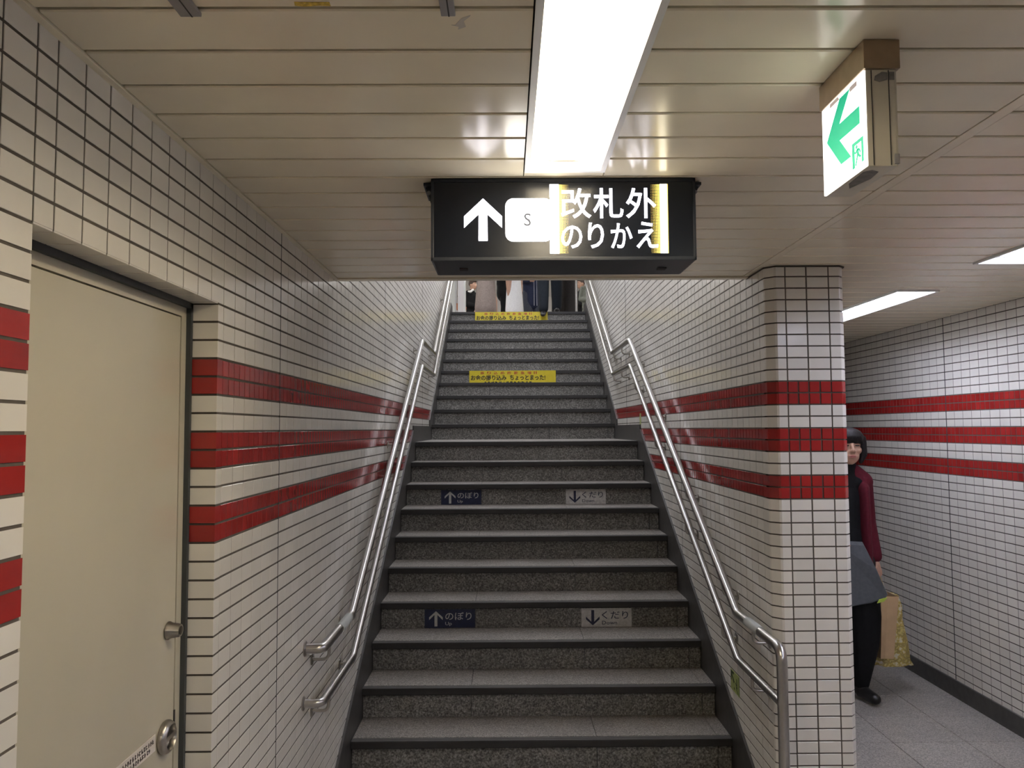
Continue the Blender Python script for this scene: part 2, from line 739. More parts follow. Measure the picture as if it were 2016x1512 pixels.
def keep_right(a, b, z0, z1):
    if z0 < 0 or (a < YEND and z1 > ZC + .05):
        return False
    if a > YEND and z1 > stair_ceiling(a) + .05:
        return False
    if a > 3.75 and z1 < stringer_top(a) - .02:
        return False
    return True


# normal must be -x: U = -y
tr = []
for P, U, V, w, h, m in face_tiles(jr, -86, 37, Vector((XR, 0, 0)), Vector((0, 1, 0)), keep_right):
    tr.append((P, Vector((0, -1, 0)), V, w, h, m))
lay_tiles(wall_right, tr, lambda P: P.y > YEND and (P.z - EYE) / P.y > .193)
for y in (5.057, 7.312):
    MB().box(XR - .0004, XR + .004, y - .0028, y + .0028, stringer_top(y) - .05, stair_ceiling(y)).build('joint_strip', JOINT, wall_right)

YPF = 3.327                                    # pillar front
wp = MB()
wp.prism([(gR, 3.37), (1.157, YPF + .003), (1.431, YPF + .003), (XP - .003, 3.354), (XP - .003, 3.6), (gR + .05, 3.6), (gR + .05, 3.4)], -.1, ZC + .15, 'z', GROUT)
wall_pillar = struct(wp.build('wall_pillar'))
tp = []
jp = [1.197, 1.288, 1.384]
for P, U, V, w, h, m in face_tiles(jp, -10, 37, Vector((0, YPF, 0)), Vector((1, 0, 0)), lambda a, b, z0, z1: z0 >= 0 and z1 <= ZC + .05, .006):
    tp.append((P, U, V, w, h, m))
lay_tiles(wall_pillar, tp, lambda P: False)
keepz = lambda k: course(k)[0] >= 0 and course(k)[1] <= ZC + .05
corner_tiles([(XR, 3.435), (XR, 3.372), (1.1205, 3.362), (1.150, 3.3315), (1.159, YPF), (1.1945, YPF)][::-1], -10, 37, wall_pillar, keepz)
corner_tiles([(1.3865, YPF), (1.428, YPF), (1.433, 3.329), (1.453, 3.349), (XP, 3.354), (XP, 3.44)][::-1], -10, 37, wall_pillar, keepz)
MB().prism([(XR - .004, 3.36), (1.157, YPF - .006), (1.432, YPF - .006), (XP + .008, 3.35), (XP + .008, 3.6), (XR - .004, 3.6)], ZC - .007, ZC - .001, 'z').build('top_trim', VOID, wall_pillar)

# ---- wall_corridor (right side of the side passage)
wc = MB().box(XC + .0016, XC + .25, YB, 10.3, -.1, ZC + .2, GROUT)
wall_corridor = struct(wc.build('wall_corridor'))
jc = [4.980 + .0905 * k for k in range(-50, 40)]
tc = []
for P, U, V, w, h, m in face_tiles(jc, -10, 35, Vector((XC, 0, 0)), Vector((0, 1, 0)), lambda a, b, z0, z1: z0 > .08 and z1 <= ZC + .05):
    tc.append((P, Vector((0, -1, 0)), V, w, h, m))
lay_tiles(wall_corridor, tc, lambda P: P.y > 6.6)
MB().box(XC - .0006, XC + .004, 4.980 - .004, 4.980 + .004, .1, ZC).build('joint_strip', JOINT, wall_corridor)
base = struct(MB().bbox(XC - .012, XC + .02, YB, 10.2, 0, .108, .003).build('baseboard_right', STRING))

# ---- plain enclosing walls out of view
plain = mat('plain_tile_wall', (.62, .58, .50), .3, noise=.05, nscale=8)
struct(MB().box(-1.1, 3.05, YB - .2, YB, -.1, ZC + .2).build('wall_back', plain))
struct(MB().box(XP - .003, XC + .1, 10.2, 10.4, -.1, ZC + .2).build('wall_corridor_end', plain))
struct(MB().box(XP - .12, XP - .003, 3.6, 10.3, -.1, ZC + .2).build('wall_corridor_left', plain))

# ---- ceiling of linear panels
ceil_o = struct(MB().box(-1.1, XC + .2, YB - .2, YEND + .012, ZC + .10, ZC + .16).box(XR + .1, XC + .2, YEND + .012, 10.4, ZC + .10, ZC + .16).build('ceiling', VOID))
CEIL_P = .1447
seam = [1.26 + CEIL_P * k for k in range(-10, 70)]
LAMP_X = (.050, .266)                           # hall lamp trough
HALL_LAMPS = [(.82, 2.072), (-2.7, -1.4), (-5.6, -4.3)]  # after the first: unseen, added behind the camera for lighting, continuing the row
COR_X = (1.985, 2.208)
COR_LAMPS = [(-4.9, -3.6), (-2.2, -.9), (.0, 1.28), (2.0, 3.285), (3.943, 5.22)]
_pm = {}


def panel(x0, x1, y0, y1, nm='ceiling_panel'):
    """tray-shaped strip: flat face with folded-up long edges"""
    key = (round(x1 - x0, 4), round(y1 - y0, 4))
    if key not in _pm:
        w, d = (x1 - x0) / 2, (y1 - y0) / 2
        prof = [(-d + .001, .016), (-d, .0025), (-d + .0025, 0), (d - .0025, 0), (d, .0025), (d - .001, .016), (d - .003, .016), (d - .003, .004), (-d + .003, .004), (-d + .003, .016)]
        _pm[key] = MB().prism(prof, -w, w, 'x').mesh(nm)
        _pm[key].materials.append(PANEL)
    add(nm, _pm[key], None, ceil_o, ((x0 + x1) / 2, (y0 + y1) / 2, ZC))


GAP = .0100


def strips(x0, x1, ya, yb, lamps, lx):
    for a, b in zip(seam, seam[1:]):
        a2, b2 = max(a, ya), min(b, yb)
        if b2 - a2 < .01:
            continue
        lo, hi = a2 + GAP / 2, b2 - GAP / 2
        cut = None
        for l0, l1 in lamps:
            if lo < l1 and hi > l0:
                cut = (l0, l1)
        if not cut:
            panel(x0, x1, lo, hi)
            continue
        panel(x0, lx[0] - .003, lo, hi)
        panel(lx[1] + .003, x1, lo, hi)
        if hi > cut[1] + .01 and lo < cut[1]:
            panel(lx[0], lx[1], cut[1] + .004, hi)
        if lo < cut[0] - .01 and hi > cut[0]:
            panel(lx[0], lx[1], lo, cut[0] - .004)


strips(-.772, 1.086, .0, YEND - .035, HALL_LAMPS, LAMP_X)
strips(1.123, XC - .004, .0, 10.2, COR_LAMPS, COR_X)
# behind the camera: the same strips, joined
for (x0, x1, lamps, lx) in ((-.772, 1.086, HALL_LAMPS, LAMP_X), (1.123, XC - .004, COR_LAMPS, COR_X)):
    mb = MB()
    y = -.19
    k = 0
    while y > YB:
        y0 = 1.26 + CEIL_P * (-k - 9.0) + GAP / 2
        y1 = y0 + CEIL_P - GAP
        k += 1
        y = y0
        if y1 > 0:
            continue
        seg = [(x0, x1)]
        for l0, l1 in lamps:
            if y0 < l1 and y1 > l0:
                seg = [(x0, lx[0] - .003), (lx[1] + .003, x1)]
        for s0, s1 in seg:
            mb.box(s0, s1, y0, y1, ZC, ZC + .012)
    o = mb.build('ceiling_strip_field', PANEL, ceil_o)
    o['kind'] = 'stuff'
# edge trims
MB().bbox(XL - .001, -.775, YB, YEND, ZC - .004, ZC + .02, .001).build('edge_trim', PANEL, ceil_o)
MB().bbox(1.089, 1.121, YB, YEND, ZC - .001, ZC + .02, .001).build('edge_trim', PANEL, ceil_o)
MB().bbox(XL - .001, XR + .001, YEND - .033, YEND + .012, ZC - .006, ZC + .03, .002).build('edge_trim', PANEL, ceil_o)
# bulkhead and sloped stair ceiling
struct(MB().box(XL - .1, XR + .1, YEND - .02, YEND + .010, ZC + .02, 3.4).build('wall_bulkhead', PANEL))
sl = MB().prism([(YEND - .1, stair_ceiling(YEND - .1)), (YTOP + .05, stair_ceiling(YTOP + .05)), (YTOP + .05, stair_ceiling(YTOP) + .2), (YEND - .1, stair_ceiling(YEND) + .2)], XL - .1, XR + .1, 'x')
struct(sl.build('ceiling_stair', mat('pale_stair_ceiling', (.62, .60, .56), .5, noise=.03)))

# ---- upper concourse
struct(MB().box(-8, 8, YTOP + .02, 26, ZTOP - .2, ZTOP - .002).build('floor_upper', GRAN_F))
upw = mat('pale_concourse_wall', (.66, .64, .62), .35, noise=.04, nscale=4)
struct(MB().box(-8, 8, 25.8, 26, ZTOP - .1, ZUC + .1).build('wall_upper_back', upw))
struct(MB().box(-8.2, -8, YTOP - .2, 26, ZTOP - .1, ZUC + .1).build('wall_upper_left', upw))
struct(MB().box(8, 8.2, YTOP - .2, 26, ZTOP - .1, ZUC + .1).build('wall_upper_right', upw))
fu = MB().box(-8, XL - .2, YTOP - .15, YTOP - .02, ZTOP - .1, ZUC + .1).box(XR + .1, 8, YTOP - .15, YTOP - .02, ZTOP - .1, ZUC + .1)
struct(fu.build('wall_upper_front', upw))
struct(MB().box(-8.1, 8.1, YTOP + .0, 26, ZUC, ZUC + .15).build('ceiling_upper', mat('white_concourse_ceiling', (.75, .74, .72), .6)))

# ================================================================== STAIRS
stairs = tag(empty('staircase', (.16, Y1, 0)), 'grey granite staircase with dark nosings climbing between the tiled walls', 'stairs')
bpy.context.view_layer.update()


def child(mb, n, m, p, smooth=False):
    o = mb.build(n, m, p, smooth)
    o.matrix_parent_inverse = p.matrix_world.inverted()
    return o


core = [(Y1 + .03, -.05)]
for i in range(1, 22):
    core += [(step_y(i) + .03, step_z(i) - .035)]
    if i < 21:
        core += [(step_y(i + 1) + .03, step_z(i) - .035)]
core += [(YTOP + .1, ZTOP - .035), (YTOP + .1, -.05)]
child(MB().prism(core, XL + .002, XR - .002, 'x'), 'concrete_base', mat('concrete_base', (.12, .11, .10), .9), stairs)
EX = 1.037                                       # joint of the narrow edge strip
XA, XB = XL + .013, XR - .013
for i in range(1, 22):
    y, z = step_y(i), step_z(i)
    zb = step_z(i - 1) if i > 1 else 0
    jx = .437 if i % 2 else -.200
    cuts = [XA, jx, EX, XB]
    for a, b in zip(cuts, cuts[1:]):
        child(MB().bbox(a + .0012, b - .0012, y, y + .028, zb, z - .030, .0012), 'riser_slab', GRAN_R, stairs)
    yn = step_y(i + 1) if i < 21 else YTOP + .5
    if i == 10:
        rows = [y + .022, y + .45, y + .93, yn + .001]
    else:
        rows = [y + .022, yn + .001]
    for r0, r1 in zip(rows, rows[1:]):
        for a, b in zip(cuts, cuts[1:]):
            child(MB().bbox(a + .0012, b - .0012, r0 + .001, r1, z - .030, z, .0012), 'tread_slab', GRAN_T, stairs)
    # nosing: dark bar overhanging the riser with a grooved top
    pr = [(y - .020, z - .038), (y - .022, z - .034), (y - .022, z - .004), (y - .019, z - .001), (y - .004, z - .001), (y - .003, z - .003), (y, z - .003), (y + .001, z - .001),
          (y + .021, z - .001), (y + .021, z - .029), (y + .002, z - .029), (y + .002, z - .038)]
    no = MB().prism(pr, XA + .001, XB - .001, 'x')
    no.mats = [NOSE, NOSE_T]
    no.mi = [0] * len(no.f)
    n = len(pr)
    for q in range(n):
        if q in (3, 4, 5, 6, 7):
            no.mi[2 + q] = 1
    child(no, 'nosing', None, stairs)
# stringers against both walls
for x0, x1, in ((XL - .001, XL + .012), (XR - .012, XR + .001)):
    tp_ = [(3.60, 0)]
    ys_ = [3.62, 6.545]
    poly = [(3.58, 0.0), (3.58, .06), (3.62, stringer_top(3.62)), (6.548, stringer_top(6.548))]
    zl_ = step_z(10) + .137
    y_l = 6.55
    poly += [(y_l, zl_), (7.93, zl_), (7.93, stringer_top(7.93)), (YTOP + .02, stringer_top(YTOP + .02)), (YTOP + .25, ZTOP + .12), (YTOP + .25, ZTOP - .1)]
    poly += [(YTOP, ZTOP - .35), (8.1, step_z(10) - .3), (6.7, step_z(9) - .2), (4.2, 0.0)]
    st = MB().prism(poly, x0, x1, 'x')
    child(st, 'stringer', STRING, stairs)

# ================================================================== HANDRAILS
RU, RL = .0195, .0165


def slope_path(x, z, k0, yend, dz):
    zl = 2.441 - dz
    return [(x, k0, z), (x, 6.64, zl), (x, 7.74, zl), (x, 10.95, zl + .557 * 3.21), (x, 11.35, zl + .557 * 3.21)]


def bracket(parent, xw, xr, y, zr, s):
    """wall flange, stub and a quarter bend up to the rail"""
    zb = zr - .072
    o = child(MB().tube(fillet([(xw, y, zb), (xr, y, zb), (xr, y, zr - .010)], .035, 8), .0072, 10), 'bracket', STEEL_D, parent, True)
    child(MB().lathe([(.024, 0), (.024, .004), (.020, .006), (.009, .007)], (xw, y, zb), (s, 0, 0), 20), 'wall_flange', STEEL_D, o, True)


def rail_z(y, z0, dz):
    zl = 2.441 - dz
    if y < 3.66:
        return z0
    if y < 6.64:
        return z0 + (y - 3.66) / (6.64 - 3.66) * (zl - z0)
    if y < 7.74:
        return zl
    return zl + .557 * (y - 7.74)


xl = XL + .070
for nm, r, z0, dz, k0, yb, lab in (('handrail', RU, .842, 0, 3.66, 3.10, 'upper stainless handrail along the left tiled stair wall'),
                               ('handrail', RL, .640, .214, 3.70, 3.08, 'thinner lower stainless handrail along the left tiled stair wall')):
    root = tag(empty(nm, (XL, 3.1, 0)), lab, 'handrail')
    bpy.context.view_layer.update()
    pts = [(XL + .002, yb, z0), (xl, yb, z0)] + slope_path(xl, z0, k0, 0, dz)
    child(MB().tube(fillet(pts, {1: .055, 2: .02, 3: .02, 4: .02, 5: .02}, 7), r, 18), 'rail', STEEL, root, True)
    child(MB().lathe([(r + .010, 0), (r + .010, .004), (r + .003, .008)], (XL, yb, z0), (1, 0, 0), 22), 'end_flange', STEEL_D, root, True)
    for y in (3.21, 3.735, 5.19, 6.62, 7.86, 9.3, 10.6):
        bracket(root, XL, xl, y, rail_z(y, z0, dz) if y > 3.75 else z0 + (.03 if y > 3.66 else 0), 1)
    if dz == 0:
        child(MB().tube([(xl, 3.40, z0), (xl, 3.60, z0)], r + .0012, 18), 'braille_sleeve', mat('grey_label_sleeve', (.42, .44, .43), .6), root, True)

xr = XR - .070
root = tag(empty('handrail', (XR, 3.05, 0)), 'stainless double handrail with floor post along the right tiled stair wall', 'handrail')
bpy.context.view_layer.update()
pts = [(xr, 3.05, 0), (xr, 3.05, .842)] + slope_path(xr, .842, 3.63, 0, 0)
pa = fillet(pts, {1: .06, 2: .02, 3: .02, 4: .02, 5: .02}, 8)
child(MB().tube(pa, RU + .001, 18), 'upper_rail', STEEL, root, True)
child(MB().tube(fillet([(xr, 3.05, .632)] + slope_path(xr, .632, 3.63, 0, .214), .02, 6), RL, 18), 'lower_rail', STEEL, root, True)
child(MB().lathe([(.045, 0), (.045, .004), (.026, .010)], (xr, 3.05, 0), (0, 0, 1), 24), 'floor_flange', STEEL_D, root, True)
child(MB().tube([(xr, 3.30, .842), (xr, 3.47, .842)], RU + .0022, 18), 'braille_sleeve', MATS['grey_label_sleeve'], root, True)
for y in (3.40, 3.857, 4.61, 5.52, 6.35, 7.10, 7.62, 8.67, 10.0):
    bracket(root, XR, xr, y, rail_z(y, .842, 0), -1)
    bracket(root, XR, xr, y + .03, rail_z(y, .632, .214), -1)

# ================================================================== LAMPS
def tube_mat(name, col, s):
    return emission(name, col, s)


T_HALL = tube_mat('hall_tube_glow', (1, .87, .65), LAMP_HALL)
T_COR = tube_mat('corridor_tube_glow', (.86, .89, 1.08), LAMP_CORRIDOR)
T_STAIR = tube_mat('stair_tube_glow', (.88, .92, 1.05), LAMP_STAIR)
T_STAIR_DIM = tube_mat('dim_stair_tube_glow', (.92, .93, 1.0), LAMP_STAIR * .5)  # lowest batten turned down so the lower stair walls stay darker
T_UP = tube_mat('concourse_tube_glow', (1, .98, .95), LAMP_UPPER)


def troffer(x0, x1, y0, y1, glow, label, group=None):
    root = tag(empty('ceiling_light', ((x0 + x1) / 2, (y0 + y1) / 2, ZC)), label, 'light', group)
    bpy.context.view_layer.update()
    xm = (x0 + x1) / 2
    zt_ = ZC + .075
    fl = .014
    h = MB()
    # flange
    for a, b, c, d in ((x0, x0 + fl, y0, y1), (x1 - fl, x1, y0, y1), (x0 + fl, x1 - fl, y0, y0 + fl), (x0 + fl, x1 - fl, y1 - fl, y1)):
        h.box(a, b, c, d, ZC - .008, ZC + .004)
    child(h, 'frame', LWHITE, root)
    t = MB()
    # sloping reflector sides, roof and end plates
    t.raw([(x0 + fl, y0, ZC), (x0 + fl, y1, ZC), (x0 + .045, y1, zt_), (x0 + .045, y0, zt_)], [(0, 1, 2, 3)])
    t.raw([(x1 - fl, y0, ZC), (x1 - fl, y1, ZC), (x1 - .045, y1, zt_), (x1 - .045, y0, zt_)], [(0, 3, 2, 1)])
    t.box(x0 + .045, x1 - .045, y0, y1, zt_, zt_ + .003)
    t.box(x0 + .003, x1 - .003, y0 + .004, y0 + .007, ZC, zt_)
    t.box(x0 + .003, x1 - .003, y1 - .007, y1 - .004, ZC, zt_)
    child(t, 'reflector', LWHITE, root)
    for yy in (y0 + .012, y1 - .030):
        child(MB().bbox(xm - .045, xm + .045, yy, yy + .018, ZC + .02, zt_, .006), 'lamp_holder', LWHITE, root)
    for dx in (-.032, .032):
        child(MB().tube([(xm + dx, y0 + .03, ZC + .030), (xm + dx, y1 - .03, ZC + .030)], .0145, 12), 'fluorescent_tube', glow, root, True)
    return root


troffer(*LAMP_X, *HALL_LAMPS[0], T_HALL, 'bright recessed fluorescent ceiling light in front of the hanging display sign')
for i, l in enumerate(HALL_LAMPS[1:]):
    troffer(*LAMP_X, *l, T_HALL, 'unseen recessed fluorescent ceiling light over the hall, %s' % ('nearest behind the viewer' if i == 0 else 'furthest behind the viewer'))
cl = {2.0: 'fluorescent corridor ceiling light cut off by the right picture edge', 3.943: 'fluorescent corridor ceiling light partly hidden by the tiled pillar'}
for l in COR_LAMPS:
    lab = cl.get(l[0], 'corridor fluorescent light out of sight, %s' % {-4.9: 'last one behind the viewer', -2.2: 'middle one behind the viewer', 0.0: 'beside the viewer', 5.9: 'first one hidden by the pillar', 7.9: 'last one by the corridor end'}.get(l[0], ''))
    troffer(*COR_X, *l, T_COR, lab, 'corridor ceiling lights')

for k, (ya, lab) in enumerate(((4.35, 'lowest'), (6.6, 'middle'), (8.9, 'highest'))):
    yb = ya + 1.25
    root = tag(empty('stair_light', (.16, ya, stair_ceiling(ya))), 'fluorescent batten on the sloping stair ceiling, %s of three' % lab, 'light', 'stair ceiling lights')
    bpy.context.view_layer.update()
    za, zb = stair_ceiling(ya), stair_ceiling(yb)
    bx = MB()
    x0, x1 = .06, .26
    bx.raw([(x0, ya, za), (x1, ya, za), (x1, yb, zb), (x0, yb, zb), (x0 + .04, ya, za - .05), (x1 - .04, ya, za - .05), (x1 - .04, yb, zb - .05), (x0 + .04, yb, zb - .05)],
           [(0, 1, 2, 3), (4, 5, 6, 7), (0, 1, 5, 4), (1, 2, 6, 5), (2, 3, 7, 6), (3, 0, 4, 7)])
    child(bx, 'housing', LWHITE, root)
    df = MB()
    df.raw([(x0 + .012, ya + .02, za - .030), (x1 - .012, ya + .02, za - .030), (x1 - .012, yb - .02, zb - .030), (x0 + .012, yb - .02, zb - .030),
            (x0 + .03, ya + .02, za - .075), (x1 - .03, ya + .02, za - .075), (x1 - .03, yb - .02, zb - .075), (x0 + .03, yb - .02, zb - .075)],
           [(0, 1, 2, 3), (4, 5, 6, 7), (0, 1, 5, 4), (1, 2, 6, 5), (2, 3, 7, 6), (3, 0, 4, 7)])
    child(df, 'diffuser', T_STAIR_DIM if k == 0 else T_STAIR, root)
k = 0
for y in (12.2, 15.2, 18.5, 22):
    for x in (-4.2, -.4, 3.6):
        k += 1
        nm = {12.2: 'first', 15.2: 'second', 18.5: 'third', 22: 'last'}[y]
        sd = {-4.2: 'left', -.4: 'middle', 3.6: 'right'}[x]
        root = tag(empty('concourse_light', (x, y, ZUC)), 'upper concourse ceiling light, %s row, %s side' % (nm, sd), 'light', 'upper concourse lights')
        bpy.context.view_layer.update()
        child(MB().bbox(x - .75, x + .75, y - .15, y + .15, ZUC - .05, ZUC, .01), 'housing', LWHITE, root)
        child(MB().bbox(x - .72, x + .72, y - .10, y + .10, ZUC - .07, ZUC - .049, .01), 'diffuser', T_UP, root)

# ================================================================== SIGNS
def text_part(s, x0, x1, z0, z1, y, m, parent, name='lettering', bold=0.):
    me = text_mesh(s, x1 - x0, z1 - z0, bold)
    me.materials.append(m)
    o = add(name, me, None, parent)
    o.location = (x0, y, z0)
    o.matrix_parent_inverse = parent.matrix_world.inverted()
    return o


def flat_poly(pts, y, m, parent, name, depth=.0008):
    """flat shape in the XZ plane with a hair of thickness"""
    return child(MB().prism(pts, y, y + depth, 'y'), name, m, parent)


def rounded(x0, x1, z0, z1, r, n=6):
    out = []
    for cx, cz, a0 in ((x1 - r, z1 - r, 0), (x0 + r, z1 - r, 90), (x0 + r, z0 + r, 180), (x1 - r, z0 + r, 270)):
        for k in range(n + 1):
            a = math.radians(a0 + 90 * k / n)
            out.append((cx + r * math.cos(a), cz + r * math.sin(a)))
    return out


# ---- hanging LED display
SY0, SY1, SX0, SX1, SZ0, SZ1 = 2.135, 2.345, -.208, .526, 2.153, 2.383
sign = tag(empty('display_sign', ((SX0 + SX1) / 2, SY0, SZ1)), 'black hanging LED display with white arrow and Japanese transfer text', 'sign')
bpy.context.view_layer.update()
child(MB().bbox(SX0, SX1, SY0 + .004, SY1, SZ0, SZ1, .006), 'housing', BLACKP, sign)
fr = MB()
for a, b, c, d in ((SX0, SX1, SZ1 - .010, SZ1), (SX0, SX1, SZ0, SZ0 + .010), (SX0, SX0 + .008, SZ0, SZ1), (SX1 - .008, SX1, SZ0, SZ1)):
    fr.bbox(a, b, SY0, SY0 + .012, c, d, .002)
child(fr, 'front_bezel', BLACKP, sign)
child(MB().box(SX0 + .008, SX1 - .008, SY0 + .0025, SY0 + .006, SZ0 + .010, SZ1 - .010), 'screen', SCREEN, sign)
for s, x in ((-1, SX0), (1, SX1)):
    b = MB().bbox(min(x, x + s * .024), max(x, x + s * .024), SY0 + .03, SY1 - .03, ZC - .012, ZC - .004, .001)
    b.prism([(x, ZC - .012), (x + s * .020, ZC - .012), (x + s * .014, ZC - .030), (x, ZC - .058)], SY0 + .05, SY0 + .054, 'y')
    b.prism([(x, ZC - .012), (x + s * .020, ZC - .012), (x + s * .014, ZC - .030), (x, ZC - .058)], SY1 - .06, SY1 - .056, 'y')
    br = child(b, 'mounting_bracket', BLACKP, sign)
    child(MB().lathe([(.006, 0), (.006, .004), (.004, .005)], (x + s * .010, SY0 + .049, ZC - .028), (0, -1, 0), 10), 'bolt', GREYM, br, True)
for x in (SX0 + .085, SX1 - .075):
    child(MB().bbox(x - .012, x + .012, SY0 + .10, SY0 + .13, SZ0 - .003, SZ0 + .001, .001), 'latch', JOINT, sign)
LED = emission('white_led', (.92, .90, 1), 5.0)
LEDW = emission('warm_white_led', (1, .93, .72), 5.0)
LEDY = emission('amber_led', (1, .74, .16), 2.6, False)
LEDT = emission('white_led_text', (.92, .90, 1), 5.0, False)
LEDS = emission('bright_white_led', (1, .98, .95), 7.0)
GREYL = mat('dim_grey_symbol', (.02, .02, .02), .6, spec=.1, emit=(.42, .42, .45), estr=.45)
GREYL.cycles.emission_sampling = 'NONE'
yf = SY0 + .0012
cx_ = -.064
flat_poly([(cx_, 2.327), (-.0115, 2.277), (-.0115, 2.245), (-.052, 2.283), (-.0515, 2.2085), (-.0765, 2.2085), (-.076, 2.283), (-.1165, 2.245), (-.1165, 2.277)], yf, LED, sign, 'arrow_symbol')
badge = flat_poly(rounded(-.002, .128, 2.206, 2.327, .022), yf, LEDS, sign, 'line_badge')
text_part('S', .049, .069, 2.249, 2.285, yf - .0008, GREYL, badge, 'letter', .01)
# right-hand text field with its glowing side bars
bar = flat_poly([(.121, 2.366), (.146, 2.366), (.146, 2.172), (.121, 2.172)], yf - .0004, LEDS, sign, 'left_bar')
flat_poly([(.427, 2.366), (.446, 2.366), (.446, 2.172), (.427, 2.172)], yf - .0004, LEDW, sign, 'right_bar')
flat_poly([(.446, 2.366), (.4485, 2.366), (.4485, 2.172), (.446, 2.172)], yf - .0004, LEDY, sign, 'right_bar_edge')
dots = MB()
P_ = .0034
for q in range(8):
    r = .0013 * (1 - q / 9)
    for k in range(57):
        z = 2.1735 + k * P_
        for x in (.148 + q * P_, .4255 - q * P_):
            dots.raw([(x - r, yf, z - r), (x + r, yf, z - r), (x + r, yf, z + r), (x - r, yf, z + r)], [(0, 1, 2, 3)])
o = child(dots, 'fading_led_dots', LEDY, sign)
o['kind'] = 'stuff'
for ch, x0, x1, z0, z1 in (('改', .152, .236, 2.270, 2.355), ('札', .241, .325, 2.270, 2.355), ('外', .332, .416, 2.270, 2.355),
                           ('の', .152, .210, 2.186, 2.250), ('り', .226, .270, 2.186, 2.258), ('か', .289, .349, 2.186, 2.256), ('え', .360, .420, 2.186, 2.260)):
    text_part(ch, x0, x1, z0, z1, yf - .0008, LEDT, sign, 'character', .011)

# ---- illuminated exit sign
EX0, EX1, EY0, EY1, EZ0, EZH = .644, .700, 1.368, 1.556, 2.154, 2.331
ex = tag(empty('exit_sign', ((EX0 + EX1) / 2, (EY0 + EY1) / 2, ZC)), 'glowing white emergency exit sign with green arrow under the ceiling', 'sign')
bpy.context.view_layer.update()
child(MB().bbox(EX0 + .003, EX1, EY0 + .001, EY1 - .001, EZ0, EZH, .002), 'housing', CREAMW, ex)
child(MB().bbox(EX0 - .0015, EX1 + .008, EY0 - .004, EY1 + .008, EZH, ZC - .001, .002), 'ceiling_cap', mat('tarnished_bronze_cap', (.36, .27, .18), .3, .75, noise=.12, nscale=30), ex)
FACE = emission('exit_face_glow', (1, .985, .94), 2.1)
GREEN = mat('exit_green', (.0, .36, .19), .4, emit=(.0, .42, .23), estr=.85)
child(MB().bbox(EX0 - .001, EX0 + .004, EY0 + .002, EY1 - .002, EZ0 + .001, EZH - .001, .001), 'light_panel', FACE, ex)


def face_poly(pts, m, name, lift=.0, p=ex):
    return child(MB().prism(pts, EX0 - .0018 - lift, EX0 - .0010 - lift, 'x'), name, m, p)


face_poly([(1.425, 2.320), (1.468, 2.320), (1.532, 2.256), (1.470, 2.192), (1.427, 2.192), (1.474, 2.240), (1.388, 2.240), (1.388, 2.272), (1.474, 2.272)], GREEN, 'arrow_symbol')
# running-figure pictogram in its doorway
pic = face_poly([(1.4215, 2.165), (1.4215, 2.2125), (1.3765, 2.2125), (1.3765, 2.167), (1.3835, 2.167), (1.3835, 2.2060), (1.4125, 2.2060), (1.4125, 2.165)], GREEN, 'doorway_symbol')
fig = MB()
fig.lathe([(.0034, 0), (.0034, .0008)], (EX0 - .0010, 1.4035, 2.2015), (-1, 0, 0), 12)
for a, b, w in (((1.400, 2.197), (1.3985, 2.187), .0026), ((1.400, 2.196), (1.408, 2.191), .0013), ((1.408, 2.191), (1.4115, 2.1935), .0012), ((1.399, 2.196), (1.392, 2.193), .0013), ((1.392, 2.193), (1.389, 2.187), .0012),
                ((1.399, 2.187), (1.404, 2.178), .0016), ((1.404, 2.178), (1.409, 2.168), .0014), ((1.398, 2.187), (1.3925, 2.181), .0016), ((1.3925, 2.181), (1.387, 2.1795), .0014)):
    a, b = Vector(a), Vector(b)
    d = (b - a).normalized()
    n = Vector((-d.y, d.x)) * w * 1.35
    fig.prism([(a + n)[:], (b + n)[:], (b - n)[:], (a - n)[:]], EX0 - .0018, EX0 - .0010, 'x')
child(fig, 'running_figure', GREEN, ex)
TAPE = mat('backlit_tape', (.42, .36, .32), .7, emit=(.60, .50, .47), estr=.45)  # emission stands in for panel light passing through the tape
face_poly([(1.512, 2.327), (1.476, 2.327), (1.470, 2.319), (1.512, 2.319)], TAPE, 'tape_strip', .0002)
face_poly([(1.424, 2.322), (1.395, 2.322), (1.395, 2.313), (1.424, 2.313)], TAPE, 'tape_strip', .0002)
GR = mat('grey_grime', (.20, .19, .18), .8, noise=.3, nscale=60)
child(MB().box(.6565, .6575, EY0 - .0004, EY0 + .002, EZ0 + .002, EZH - .002), 'seam', JOINT, ex)
child(MB().box(.6875, .6885, EY0 - .0004, EY0 + .002, EZ0 + .002, EZH - .002), 'seam', JOINT, ex)
child(MB().prism([(.662, 2.311), (.672, 2.308), (.686, 2.312), (.686, 2.325), (.676, 2.326), (.664, 2.319)], EY0 - .0003, EY0 + .002, 'y'), 'worn_patch', GR, ex)
child(MB().prism([(.6895, 2.312), (.6985, 2.312), (.6985, 2.326), (.6895, 2.326)], EY0 - .0003, EY0 + .002, 'y'), 'worn_patch', GR, ex)
child(MB().bbox(.6885, .703, EY0 + .002, EY1, EZ0 + .004, EZH, .001), 'rear_cover', CREAMW, ex)
child(MB().bbox(.694, .703, EY0 - .001, EY0 + .006, EZ0 + .004, EZ0 + .022, .001), 'clip', GREYM, ex)
child(MB().prism([(.652, 1.40), (.664, 1.39), (.680, 1.40), (.684, 1.44), (.670, 1.50), (.656, 1.47)], EZ0 - .0003, EZ0 + .001, 'z'), 'worn_patch', GR, ex)

